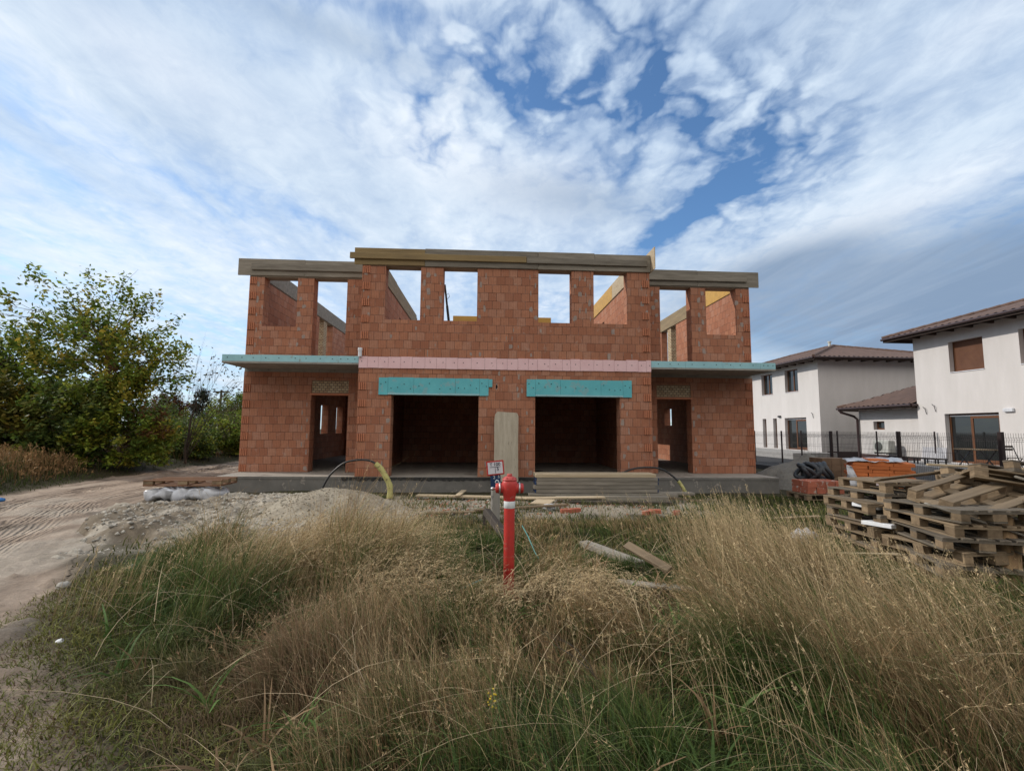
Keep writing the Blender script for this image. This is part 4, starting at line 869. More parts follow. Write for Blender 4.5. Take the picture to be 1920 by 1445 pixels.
for a_, b_, w_, m_, l_ in (((5.0, 5.2, .95), (6.3, 4.85, .5), .1, 'wood_grey', 'grey split slat hanging down the near pallet stack'), ((5.2, 6.1, 1.12), (6.6, 6.5, 1.2), .09, 'wood', 'brown slat lying loose on the far left pallet stack'), ((5.9, 4.95, .2), (7.4, 5.2, 1.0), .1, 'wood_grey', 'grey slat leaning up against the near pallet stack'), ((6.2, 5.0, .85), (7.6, 4.95, .95), .12, 'wood', 'broad brown board across the front of the pallet pile'), ((5.3, 5.9, .2), (4.75, 6.7, .02), .1, 'wood_pale', 'pale slat fallen into the grass before the far left stack'), ((6.4, 5.4, 1.22), (7.5, 6.4, 1.12), .1, 'wood_grey', 'grey slat lying aslant over the tilted pallets')):
    plank('plank', a_, b_, w_, .024, m_, l_, group='loose slats on the pallet pile', roll=random.uniform(-.5, .5))
lg = thing('bark_slab', 'rough log slab with bark leaning upright against the pallet pile', 'log', (5.62, 4.92, -.05), 0, None, (R(-8), R(13), R(10)))
mb = MB(); mb.tube([(.0, 0, 0), (.01, .01, .25), (.02, 0, .5), (.0, .01, .75), (.02, 0, .9)], [.085, .1, .095, .09, .06], 9); mb.build('split_core', 'split_wood', lg)
mb = MB(); mb.tube([(.05, .05, .02), (.06, .06, .3), (.06, .05, .6), (.05, .06, .86)], [.07, .085, .08, .06], 8); mb.build('bark', 'bark', lg)
# brick stacks by the fence
ob = None; OA = R(-32); OC = Vector((10.12, 12.78, 0)); OX = Vector((math.cos(OA), math.sin(OA), 0)); OY = Vector((-math.sin(OA), math.cos(OA), 0))
for l in range(8):
    for i in range(3):
        for d in range(3):
            if l == 7 and i != 1: continue
            loc = OC+OX*(.24+i*.462+random.uniform(-.012, .012)+(-.05 if l % 2 else .05))+OY*(.17+d*.34+random.uniform(-.01, .01))+Vector((0, 0, .27+l*.094))
            if ob is None: ob = MB().cbox(-.225, .225, -.165, .165, 0, .09, .005).build('brick', 'orange'); o = ob
            else: o = ob.copy(); C.objects.link(o)
            o.location = loc; o.rotation_euler = (0, 0, OA+random.uniform(-.02, .02)); tag(o, 'bright orange hollow brick in the foil covered stack by the mesh fence', 'brick', 'orange bricks of the foil covered stack')
q = make_pallet('pallet', 'pallet carrying the bright orange bricks by the mesh fence', tuple(OC+OX*.72+OY*.5+Vector((0, 0, .11))), (0, 0, OA), None); q.scale = (1.25, 1.3, 1)
fo = thing('foil_cover', 'torn white foil hanging around the orange brick stack', 'foil', (10.1, 12.75, .1))
def sheet(pts, nu, nv, wob, th=.006):
    mb = MB(); a, b_, c, d = [Vector(p) for p in pts]; vs = []
    for i in range(nu+1):
        for j in range(nv+1):
            p = a.lerp(b_, i/nu).lerp(d.lerp(c, i/nu), j/nv); w = wob*(float(vn(p.x*7+p.z*5, p.y*7+p.z*6, .8, 3))-.5)*2; vs.append(p+Vector((w*.5, w, w*.7)))
    n = len(vs); fs = [(i*(nv+1)+j, i*(nv+1)+j+1, (i+1)*(nv+1)+j+1, (i+1)*(nv+1)+j) for i in range(nu) for j in range(nv)]
    mb.idx(vs, fs, 0, True); return mb
def foilpart(pts, name='foil_sheet', wob=.05, par=fo, m='foil'): 
    o = sheet(pts, 14, 8, wob).build(name, m, par); sd = o.modifiers.new('Solidify', 'SOLIDIFY'); sd.thickness = .006; return o
B0 = Vector((10.1, 12.75, .1))
foilpart([atY(1588, 872, 12.7)-B0, atY(1597, 874, 12.7)-B0, atY(1618, 914, 12.6)-B0, atY(1590, 908, 12.6)-B0])
foilpart([atY(1628, 902, 12.7)-B0, atY(1710, 903, 12.7)-B0, atY(1730, 922, 12.2)-B0, atY(1612, 908, 12.2)-B0], wob=.03)
def OP(a, b_, z): return OC+OX*a+OY*b_+Vector((0, 0, z))-B0
foilpart([OP(-.06, -.02, .95), OP(1.2, -.02, .98), OP(1.3, .9, 1.04), OP(-.06, 1.0, .98)], 'top_foil', .05)
rb0 = None
for l in range(2):
    for i in range(4):
        for d in range(2):
            if rb0 is None: rb0 = MB().cbox(-.115, .115, -.15, .15, 0, .155, .006, jit=.003).build('brick', 'redbrick'); o = rb0
            else: o = rb0.copy(); C.objects.link(o)
            o.location = (8.25+i*.245+random.uniform(-.01, .01), 11.85+d*.32, .19+l*.158); o.rotation_euler = (0, 0, random.uniform(-.04, .04)); tag(o, 'dull red brick in the low stack left of the pallet pile', 'brick', 'red bricks of the low stack')
q = make_pallet('pallet', 'pallet under the low stack of dull red bricks', (8.62, 12.0, .04), (0, 0, 0), None)
bb0 = None
for l in range(3):
    for i in range(4):
        for d in range(2):
            if l == 2 and i == 0: continue
            if bb0 is None: bb0 = MB().cbox(-.148, .148, -.15, .15, 0, .2, .008).build('block', 'brownblock'); o = bb0
            else: o = bb0.copy(); C.objects.link(o)
            o.location = (10.3+i*.302, 14.45+d*.31, .33+l*.203); tag(o, 'brown block in the stepped stack between sand pile and orange bricks', 'block', 'brown blocks of the stepped stack')
q = make_pallet('pallet', 'pallet under the stepped brown block stack', (10.75, 14.6, .18), (0, 0, 0), None)
co_ = thing('pipe_coil', 'tangled coil of dark corrugated pipe lying on the brick stack', 'pipe coil', (8.95, 12.6, .45))
for k in range(7):
    pts = []; r0 = random.uniform(.2, .3); cx = -.35+.11*k+random.uniform(-.03, .03); n = 46; tl = random.uniform(-.5, .5)
    for i in range(n+1): a = 2*math.pi*i/n; pts.append((cx+.08*math.sin(a*2+k)+r0*math.sin(a)*math.sin(tl), r0*.8*math.cos(a), .22+r0*.75*math.sin(a)*math.cos(tl)))
    MB().tube(pts, [(.062 if i % 2 else .05) for i in range(n+1)], 8, caps=False).build('pipe_loop', 'coil', co_)
# ================================================================== TREES AND SHRUBS
M['trunk'] = M['bark']
LG = [(.05, .085, .018), (.075, .11, .022), (.035, .06, .015), (.1, .12, .025)]
def unit(n): v = rng.normal(size=(n, 3)); return v/np.linalg.norm(v, axis=1)[:, None]
def leaves(centers, dirs, per, spread, size, cols, jitter=.35):
    n = len(centers)*per; c = np.repeat(centers, per, 0); d = np.repeat(dirs, per, 0); tt = rng.uniform(-.6, 1.1, n)
    p = c+d*(tt*spread*1.5)[:, None]+rng.normal(size=(n, 3))*spread*.42
    nrm = unit(n); nrm[:, 2] = np.abs(nrm[:, 2])+.35; nrm /= np.linalg.norm(nrm, axis=1)[:, None]
    a = np.cross(nrm, unit(n)); a /= np.linalg.norm(a, axis=1)[:, None]; b = np.cross(nrm, a)
    s = size*rng.uniform(.6, 1.35, n)[:, None]; a = a*s; b = b*s*.5
    V_ = np.stack([p-a, p+b-a*.1-nrm*s*.12, p+a, p-b-a*.1-nrm*s*.12], 1).reshape(-1, 3); Fc = np.arange(n*4).reshape(-1, 4)
    cc = np.asarray(cols)[rng.integers(0, len(cols), len(centers))]; cc = np.repeat(cc, per, 0)*rng.uniform(1-jitter, 1+jitter, (n, 1)); cc[:, 0] *= rng.uniform(.85, 1.25, n)
    return V_, Fc, np.repeat(cc, 4, 0)
def tree(name, label, cat, base, clumps, K, per, spread, size, cols, tr, group=None, bare=0.0, height=None, bk='bark'):
    """trunk with limbs to every foliage cluster; clumps = (x, y, z, rx, ry, rz, weight)"""
    base = np.array(base, float); t_ = thing(name, label, cat, tuple(base), group=group)
    w = np.array([c[6] for c in clumps], float); w /= w.sum(); pts = []; drs = []
    for k in range(K):
        c = clumps[rng.choice(len(clumps), p=w)]; d = unit(1)[0]; r = rng.uniform(.35, 1.08)**.6; pts.append(np.array(c[:3])+d*np.array(c[3:6])*r)
        o = pts[-1]-base-np.array([0, 0, .35*(height or 4)]); o = o/np.linalg.norm(o)+d*.5+np.array([0, 0, .25]); drs.append(o/np.linalg.norm(o))
    pts = np.array(pts); drs = np.array(drs)
    pts[:, 2] = np.maximum(pts[:, 2], base[2]+.15)
    mb = MB(); top = height or max(c[2] for c in clumps)-base[2]
    axis = [Vector((random.uniform(-.1, .1)*i, random.uniform(-.1, .1)*i, top*.75*i/5)) for i in range(6)]
    mb.tube(axis, [tr*(1-.8*i/5) for i in range(6)], 8)
    nl = min(len(pts), 60 if not bare else 20)
    for q in pts[rng.choice(len(pts), nl, replace=False)]:
        e = Vector(tuple(q-base)); h = max(.15, min(.9, (e.z-.35*Vector((e.x, e.y)).length)/top/.75)) if not bare else random.uniform(.02, .3); i = h*5; j = min(4, int(i)); s_ = axis[j].lerp(axis[j+1], i-j)
        md = s_.lerp(e, .5)+Vector((random.uniform(-.2, .2), random.uniform(-.2, .2), .12*(e-s_).length)); r0 = max(.012, tr*.33*(1-.5*h)) if not bare else random.uniform(.008, .017)
        mb.tube([s_, s_.lerp(md, .6)+Vector((0, 0, .03)), md, md.lerp(e, .6), e], [r0, r0*.75, r0*.55, r0*.38, r0*.2], 5, caps=False)
        for _ in range(3 if not bare else 7):
            b0 = md.lerp(e, random.uniform(.1, .9)); b1 = b0+(e-md)*random.uniform(.3, .7)+Vector((random.uniform(-.4, .4), random.uniform(-.4, .4), random.uniform(-.1, .4)))
            mb.tube([b0, b0.lerp(b1, .5)+Vector((0, 0, .05)), b1], [r0*.3, r0*.2, r0*.1], 4, caps=False)
    mb.build('trunk', bk, t_)
    V_, F_, c_ = leaves(pts-base, drs, per, spread, size, cols); keep = V_[F_].mean(1)[:, 2] > .02
    np_mesh('crown', V_, F_[keep], 'leaf', c_, parent=t_); return t_
OL = [(.2, .27, .04), (.27, .31, .045), (.145, .21, .035), (.34, .31, .05), (.105, .165, .03)]
DG = [(.075, .115, .028), (.1, .14, .032), (.055, .085, .024), (.14, .16, .035)]
tree('tree', 'tall loose leaved tree rising above the thicket left of the road', 'tree', (-15.6, 20, .2), [(-15.9, 20, 4.9, 1.9, 1.6, 1.5, 4), (-17.2, 20, 4.8, 1.5, 1.3, 1.5, 2), (-14.3, 20, 4.5, 1.3, 1.3, 1.3, 2.2), (-17.3, 20, 6.0, 1.1, .7, .8, 1), (-15.2, 20, 6.0, 1.0, .7, .7, .8), (-13.4, 20, 3.9, 1.0, .9, .9, 1), (-18.6, 20, 7.5, .35, .3, .6, .3), (-20.0, 20, 6.6, .5, .4, .5, .3), (-17.4, 20, 7.2, .3, .3, .6, .25), (-16.3, 20, 7.3, .3, .3, .6, .25), (-15.2, 20, 7.1, .3, .3, .6, .25), (-14.2, 20, 6.5, .4, .3, .5, .25), (-13.2, 20, 5.6, .5, .3, .5, .25), (-12.6, 20, 4.6, .5, .3, .4, .2)], 330, 27, .3, .095, OL, .16, 'trees of the thicket', height=6.8)
tree('tree', 'dense dark tree at the left picture edge behind the thicket', 'tree', (-19.4, 20.5, .2), [(-19.3, 20.5, 4.1, 1.7, 1.4, 1.6, 3), (-20.6, 20.5, 4.5, 1.5, 1.4, 1.5, 2), (-18.3, 20.3, 3.2, 1.1, 1, 1, 1)], 230, 30, .3, .095, OL[:3]+DG[:1], .15, 'trees of the thicket', height=5.5)
tree('shrub', 'yellowish leafy shrub in front of the dark thicket at the left edge', 'shrub', (-17.9, 18.3, .25), [(-17.9, 18.3, 1.9, 1.5, .9, 1.5, 3), (-19.4, 18.6, 2.0, 1.2, .9, 1.4, 2), (-16.8, 18.2, 1.3, .8, .8, 1.1, 1)], 230, 60, .27, .09, [(.14, .13, .02), (.1, .1, .018), (.17, .145, .025), (.07, .08, .016)], .07, 'shrubs of the thicket', height=2.8)
tree('shrub', 'dark green shrub in the middle of the thicket under the tall tree', 'shrub', (-15.6, 18.2, .25), [(-15.6, 18.3, 1.6, 1.5, .9, 1.4, 3), (-14.7, 18.2, 2.3, .9, .8, 1.1, 1.6), (-16.4, 18.6, 2.5, .9, .8, .9, 1)], 240, 60, .27, .085, OL[:3]+DG, .07, 'shrubs of the thicket', height=3)
tree('shrub', 'olive shrub with reddish shoots at the right end of the thicket', 'shrub', (-13.75, 18.6, .2), [(-13.8, 18.7, 1.9, .9, .9, 1.7, 3), (-13.1, 19, 1.3, .8, .8, 1.1, 2), (-14.0, 18.8, 3.2, .6, .6, .8, .8)], 190, 60, .25, .08, OL+[(.13, .075, .03)], .06, 'shrubs of the thicket', height=3)
tree('bare_shrub', 'nearly bare shrub with long thin twigs beside the thicket', 'shrub', (-13.1, 21.5, .15), [(-12.4, 21.5, 3.4, 1.3, .8, 1.4, 2), (-11.6, 21.5, 3.0, 1.0, .7, 1.6, 2), (-13, 21.5, 4.4, .9, .6, .8, .8)], 90, 3, .3, .075, [(.1, .08, .03), (.06, .06, .02)], .06, None, bare=1, height=4.2, bk='bare_twig')
for k, (x_, y_, w_, h_, l_) in enumerate(((-15.1, 24.3, 1.25, 1.0, 'low green hedge bush close behind the right end of the thicket'), (-16.6, 26.5, 1.5, 1.35, 'low dark hedge bush behind the thicket near the road bend'), (-14.6, 27.5, 1.4, 1.3, 'olive hedge bush beside the house corner along the road'), (-18.6, 27, 1.5, 1.5, 'taller hedge bush hidden partly by the thicket'))):
    tree('hedge_bush', l_, 'bush', (x_, y_, .25), [(x_, y_, h_, w_, 1.1, h_, 1), (x_+.7, y_-.5, h_*.7, .8, .7, h_*.8, .6)], 150, 60, .28, .075, [OL[:3]+DG, DG, OL[:3]+[(.1, .1, .04)], DG][k], .05, 'bushes of the hedge', height=h_*1.6)
def conifer(base, h, r, label):
    t_ = thing('conifer', label, 'tree', base); MB().tube([(0, 0, 0), (0, 0, h*.95)], [.14, .02], 7).build('trunk', 'bark', t_); pts = []; dr = []
    for k in range(420):
        z = h*(1-random.random()**.75)*.97+.1; rr = r*(1-z/h)*random.uniform(.45, 1.05)+.08; a = random.uniform(0, 6.283); pts.append((rr*math.cos(a), rr*math.sin(a), z)); dr.append((math.cos(a), math.sin(a), -.25))
    V_, F_, c_ = leaves(np.array(pts), np.array(dr), 26, .26, .08, [(.022, .034, .018), (.03, .042, .02), (.016, .026, .014)]); np_mesh('crown', V_, F_, 'leaf', c_, parent=t_)
conifer((-23.3, 40, 0), 4.9, 1.7, 'dark pointed conifer beyond the hedge'); conifer((-21.4, 40.5, 0), 3.4, 1.5, 'lower dark conifer right of the pointed one')
tree('tree', 'small reddish tree beyond the hedge left of the conifers', 'tree', (-24.2, 37, 0), [(-24.2, 37, 3.0, 1.3, 1, 1.1, 1)], 90, 60, .28, .09, [(.15, .06, .03), (.1, .05, .025), (.08, .07, .025)], .08, height=3.2)
tree('tree', 'round green tree far beyond the hedge beside the house wall', 'tree', (-19.6, 38, 0), [(-19.6, 38, 2.7, 1.7, 1.3, 1.4, 1), (-18.2, 38.5, 2.6, 1.4, 1.2, 1.4, 1)], 190, 60, .3, .09, DG[:2]+OL[:3], .1, height=3.4)
po = thing('utility_pole', 'distant dark utility pole with a crossarm above the hedge', 'pole', (-25.2, 46, 0))
MB().tube([(0, 0, 0), (0, 0, 5.25)], [.13, .09], 8).build('post', 'wood_dark', po); MB().box(-.75, .75, -.06, .06, 5.02, 5.14).build('crossarm', 'wood_dark', po)
for x_ in (-.6, 0, .6): MB().lathe([(.0, 0), (.04, 0), (.05, .06), (.03, .14), (0, .15)], (x_, 0, 5.141), n=8).build('insulator', 'wood_dark', po)
# ================================================================== GRASS
class GR:
    def __init__(s): s.V = []; s.F = []; s.Cc = []; s.n = 0
    def add(s, V_, F_, c_): s.V.append(V_.astype(np.float32)); s.F.append((F_+s.n).astype(np.int32)); s.Cc.append(c_.astype(np.float32)); s.n += len(V_)
    def build(s, name): return np_mesh(name, np.concatenate(s.V), np.concatenate(s.F), 'grassm', np.concatenate(s.Cc))
def blades(G, P, h, az, lean, wid, c0, c1, seg=5, curl=None):
    n = len(P); t = np.linspace(0, 1, seg+1); d = np.stack([np.cos(az), np.sin(az)], 1)
    pw = rng.uniform(1.5, 3.0, n)[:, None] if curl is None else curl[:, None]
    off = lean[:, None]*h[:, None]*t[None]**pw; zz = h[:, None]*(t[None]-.38*np.clip(lean, 0, 1.4)[:, None]*t[None]**(pw+1))
    wig = (rng.normal(size=(n, 1))*.04*h[:, None])*np.sin(t[None]*4+rng.uniform(0, 6, (n, 1)))
    cx = P[:, 0:1]+d[:, 0:1]*off-d[:, 1:2]*wig; cy = P[:, 1:2]+d[:, 1:2]*off+d[:, 0:1]*wig; cz = P[:, 2:3]+zz
    wa = rng.uniform(0, math.pi, n); wx = np.cos(wa)[:, None]*wid[:, None]/2*(1-.8*t[None]**2); wy = np.sin(wa)[:, None]*wid[:, None]/2*(1-.8*t[None]**2)
    V_ = np.stack([np.stack([cx-wx, cy-wy, cz], 2), np.stack([cx+wx, cy+wy, cz], 2)], 2).reshape(n, -1, 3)
    b = (np.arange(n)*(seg+1)*2)[:, None]; k = (np.arange(seg)*2)[None]; F_ = np.stack([b+k, b+k+1, b+k+3, b+k+2], 2).reshape(-1, 4)
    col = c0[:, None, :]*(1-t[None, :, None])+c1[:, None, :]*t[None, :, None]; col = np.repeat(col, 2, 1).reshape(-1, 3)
    G.add(V_.reshape(-1, 3), F_, col); return np.stack([cx, cy, cz], 2)
def heads(G, line, h, col, per=9, size=.03, frac=.28, wd_=.085):
    n, k = line.shape[0], line.shape[1]
    t = rng.uniform(1-frac, 1.0, (n, per))*(k-1); i = np.minimum(t.astype(int), k-2); f = (t-i)[..., None]; r = np.arange(n)[:, None]
    p = line[r, i]*(1-f)+line[r, i+1]*f; d = line[r, i+1]-line[r, i]; d /= np.linalg.norm(d, axis=2)[..., None]+1e-9
    p = p.reshape(-1, 3); d = d.reshape(-1, 3)+rng.normal(size=(n*per, 3))*.4; d /= np.linalg.norm(d, axis=1)[:, None]
    s = size*rng.uniform(.6, 1.4, (n*per, 1)); sd = np.cross(d, unit(n*per)); sd /= np.linalg.norm(sd, axis=1)[:, None]+1e-9
    V_ = np.stack([p, p+d*s*.5+sd*s*wd_, p+d*s, p+d*s*.5-sd*s*wd_], 1).reshape(-1, 3)
    G.add(V_, np.arange(len(V_)).reshape(-1, 4), np.repeat(np.repeat(col, per, 0)*rng.uniform(.75, 1.25, (n*per, 1)), 4, 0))
def scatter(n, x0, x1, y0, y1, dens):
    x = rng.uniform(x0, x1, n); y = rng.uniform(y0, y1, n); k = rng.random(n) < dens(x, y); x = x[k]; y = y[k]; return np.stack([x, y, gh(x, y)-.01], 1)
def ell(x, y, cx, cy, rx, ry): return np.exp(-(((x-cx)/rx)**2+((y-cy)/ry)**2))
def field(x, y):    # base mask of the meadow
    w = (fbm(x, y, .8, 101)-.5)*.9
    m = ss(.05, .6, x-xr(y)-.15+w)*(1-rubmask(x, y))*(1-ss(.55, 1.0, ((x+3.15)/1.7)**2*0+1.0-np.sqrt(((x+3.15)/1.75)**2+((y-9.9)/1.45)**2)+.45))
    m = m*np.where((x > -2.6) & (y > 9.4) & (x < 5), .25+.5*(fbm(x, y, .6, 103) > .55), 1)
    fp_ = (x > -8) & (x < 9.2) & (y > 13.1); return np.where(fp_ | (x > 12.6) | (y > 16), 0, m)
def hgt(x, y):
    n = fbm(x, y, 1.1, 107); d = x-xr(y)
    h = .23+.22*n
    h = h+.42*ell(x, y, -1.75, 5.0, 1.15, 1.0)+.26*ell(x, y, -3.0, 5.3, .9, .9)+.2*ell(x, y, -.7, 4.2, .8, .9)
    h = h+.2*ell(x, y, 3.0, 4.6, 1.2, 1.3)-.12*ell(x, y, 4.6, 5.0, .9, 1.3)+.12*ell(x, y, 2.2, 3.4, .9, 1.0)+.2*ell(x, y, 4.2, 7.0, .8, 1.4)+.12*ell(x, y, 3.2, 2.6, 1.4, .9)
    h = h*(1-.5*ell(x, y, .25, 5.9, .6, 1.3))*(1-.35*ell(x, y, .6, 4.0, .9, .9))*(1-.5*ell(x, y, 2.0, 6.8, .8, .9))*(1-.3*ell(x, y, 2.2, 5.3, .8, .4))
    h = h*ss(.05, 1.7, d)*(1-.45*ss(7.6, 9.2, y)*ss(5, 3, x))
    h = h*(1-.45*ss(5.7, 7.2, y))*(1-.45*ell(x, y, 1.9, 6.3, .75, 1.2))*(1-.4*ell(x, y, 2.1, 5.0, .6, .5))
    return np.maximum(h, .05)*(1-.5*ss(4.6, 5.6, x)*ss(6.5, 8, y))*(1-.35*ss(1.9, 1.4, y))
def dry(x, y):
    n = fbm(x, y, .9, 109)
    v = .1+.6*ss(.38, .66, n)+.55*ell(x, y, -1.6, 5.1, 1.5, 1.2)+.22*ell(x, y, 3.4, 4.4, 2.0, 2.0)+.3*ell(x, y, .7, 4.3, .9, .8)
    v = v-.75*ell(x, y, -.75, 7.0, 1.0, 1.6)-.55*ell(x, y, -2.2, 3.9, .8, .6)-.5*ell(x, y, 1.35, 3.2, .5, .9)-.8*ss(1.6, .5, x-xr(y))-.5*ell(x, y, 2.5, 6.4, 1.0, 1.5)-.5*ss(7.5, 9.5, y)*ss(3.5, 4.5, x)
    return np.clip(v, .04, .97)
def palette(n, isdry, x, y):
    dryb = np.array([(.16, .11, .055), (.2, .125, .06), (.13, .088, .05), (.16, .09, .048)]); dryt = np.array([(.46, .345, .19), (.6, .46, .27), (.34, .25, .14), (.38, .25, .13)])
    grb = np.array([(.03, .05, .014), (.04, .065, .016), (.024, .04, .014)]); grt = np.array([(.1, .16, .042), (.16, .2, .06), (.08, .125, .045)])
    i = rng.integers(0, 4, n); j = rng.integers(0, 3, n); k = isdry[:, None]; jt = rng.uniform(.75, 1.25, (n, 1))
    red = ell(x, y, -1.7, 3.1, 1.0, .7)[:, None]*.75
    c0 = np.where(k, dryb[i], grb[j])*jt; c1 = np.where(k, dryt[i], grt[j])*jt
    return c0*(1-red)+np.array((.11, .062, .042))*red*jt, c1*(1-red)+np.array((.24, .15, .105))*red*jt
G1 = GR(); G2 = GR()
def meadow(n, x0, x1, y0, y1, wid, seedfrac, dens=1.0, seg=5):
    P = scatter(n, x0, x1, y0, y1, lambda x, y: field(x, y)*dens*(.3+.7*ss(.36, .58, fbm(x, y, .33, 113)))); x, y = P[:, 0], P[:, 1]; m = len(P)
    isd = rng.random(m) < dry(x, y); cl_ = fbm(x, y, .42, 151); h = hgt(x, y)*rng.uniform(.45, 1.15, m)*(.45+1.1*ss(.3, .7, cl_))*np.where(isd, 1.08, .9); tall = rng.random(m) < .1; h = h*np.where(tall & isd, 1.25, 1)
    az = 6.283*(fbm(x, y, 1.6, 117)*1.2)+rng.normal(size=m)*.9; az = np.where(x > 1.6, math.pi+rng.normal(size=m)*.8, az); az = np.where(ell(x, y, -1.7, 5, 1.4, 1.2) > .3, -.2+rng.normal(size=m)*1.0, az)
    lean = np.abs(rng.normal(size=m))*np.where(isd, .36, .5)+.08; lean = np.where(ell(x, y, 3.4, 3.8, 2.2, 2) > .25, lean*.6+.25, lean)
    c0, c1 = palette(m, isd, x, y); w = wid*rng.uniform(.6, 1.3, m)*np.where(isd, .85, 1.35)
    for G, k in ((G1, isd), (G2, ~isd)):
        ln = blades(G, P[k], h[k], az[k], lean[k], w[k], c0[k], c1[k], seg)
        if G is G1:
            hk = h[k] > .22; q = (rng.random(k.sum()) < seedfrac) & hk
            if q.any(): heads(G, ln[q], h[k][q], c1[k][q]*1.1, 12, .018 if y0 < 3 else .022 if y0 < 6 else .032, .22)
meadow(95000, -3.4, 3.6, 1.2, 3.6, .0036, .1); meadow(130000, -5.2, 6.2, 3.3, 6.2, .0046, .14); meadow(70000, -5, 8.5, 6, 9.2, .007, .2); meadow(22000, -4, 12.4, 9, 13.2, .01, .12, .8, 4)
# ground-hugging moss and low herbs
P = scatter(90000, -5.5, 12, 1.1, 13, lambda x, y: np.clip(field(x, y)+.35*ss(-.3, .3, x-xr(y))*ss(8, 6, y), 0, 1)*np.where(y < 6, .9, .45)*ss(.5, .25, hgt(x, y))); m = len(P)
n1 = fbm(P[:, 0], P[:, 1], .5, 121); mo = lerp((.075, .1, .022), (.12, .125, .035), n1)*rng.uniform(.6, 1.3, (m, 1))
blades(G2, P, rng.uniform(.03, .11, m)*(1+.8*(P[:, 1] > 7)), rng.uniform(0, 6.28, m), rng.uniform(.2, 1.2, m), rng.uniform(.006, .014, m)*np.where(P[:, 1] > 6, 1.6, 1), mo*.7, mo, 2)
# strongly drooping straw tufts with plumes
def tuft(cx, cy, r, n, h0, az0, col=(.58, .45, .27), straight=False):
    a = rng.uniform(0, 6.28, n); q = r*np.sqrt(rng.random(n)); P = np.stack([cx+q*np.cos(a), cy+q*np.sin(a), np.zeros(n)], 1); P[:, 2] = gh(P[:, 0], P[:, 1])
    h = h0*rng.uniform(.62, 1.15, n); c1 = np.array(col)*rng.uniform(.7, 1.2, (n, 1)); c0 = np.array((.17, .12, .055))*rng.uniform(.8, 1.2, (n, 1))
    w_ = rng.uniform(.0028, .0048, n)*(1 if cy < 5 else 1.4)
    if straight: ln = blades(G1, P, h, az0+rng.normal(size=n)*.5, np.abs(rng.normal(size=n))*.22+.12, w_, c0*1.3, c1, 7, rng.uniform(1.1, 1.7, n)); hq = rng.random(n) < .55; heads(G1, ln[hq], h[hq], c1[hq]*1.05, 14, .02, .16)
    else: ln = blades(G1, P, h, az0+rng.normal(size=n)*.6, rng.uniform(.35, 1.0, n), w_, c0, c1, 8, rng.uniform(2.5, 5, n)); heads(G1, ln, h, c1*1.05, 22, .02, .3)
for cx, cy, r, n, h0, az0 in ((-1.75, 5.3, .55, 620, .93, .1), (-1.2, 5.0, .45, 400, .88, .0), (-2.5, 5.5, .6, 420, .72, .3), (-.9, 4.3, .4, 220, .78, 0), (-.2, 4.3, .5, 200, .5, .4), (.75, 4.7, .5, 240, .48, .2), (1.3, 4.4, .4, 160, .48, 2.6), (-1.5, 6.0, .5, 300, .8, .2)): tuft(cx, cy, r, n, h0, az0)
for cx, cy, r, n, h0, az0 in ((2.6, 5.0, .6, 260, .98, 2.9), (3.3, 5.3, .7, 320, 1.0, 2.8), (3.8, 4.3, .7, 240, .72, 3.0), (3.0, 4.0, .6, 240, 1.0, 2.9), (2.3, 3.7, .5, 160, .95, 2.8), (4.6, 4.8, .6, 140, .52, 3.0), (2.7, 2.9, .5, 150, .95, 2.7), (4.0, 7.4, .5, 110, .85, 2.6), (2.6, 8.3, .6, 70, .65, 2.7), (3.4, 6.6, .5, 120, .8, 2.8), (1.0, 7.6, .5, 40, .55, 2.4), (-.9, 7.4, .5, 70, .65, .6), (1.6, 2.6, .4, 60, .75, 2.6), (.4, 3.0, .6, 60, .6, 1.0), (-3.3, 5.9, .7, 160, .6, .5), (-3.4, 4.9, .6, 150, .55, .2)): tuft(cx, cy, r, n, h0, az0, straight=True)
# thick low moss on the near left corner
P = scatter(60000, -4.6, -.8, 1.1, 6.2, lambda x, y: ss(-.75, -.1, x-xr(y)+(fbm(x, y, .5, 141)-.5)*1.0)*ss(2.4, 1.2, x-xr(y))*(1-rubmask(x, y))); m = len(P); n1 = fbm(P[:, 0], P[:, 1], .35, 143)
mo = lerp((.08, .105, .024), (.23, .22, .06), n1)*rng.uniform(.6, 1.35, (m, 1)); brn = rng.random(m) < .22; mo[brn] = np.array((.15, .1, .06))*rng.uniform(.7, 1.3, (brn.sum(), 1))
blades(G2, P, rng.uniform(.025, .085, m)*(.6+n1), rng.uniform(0, 6.28, m), rng.uniform(.3, 1.4, m), rng.uniform(.004, .01, m), mo*.75, mo, 3)
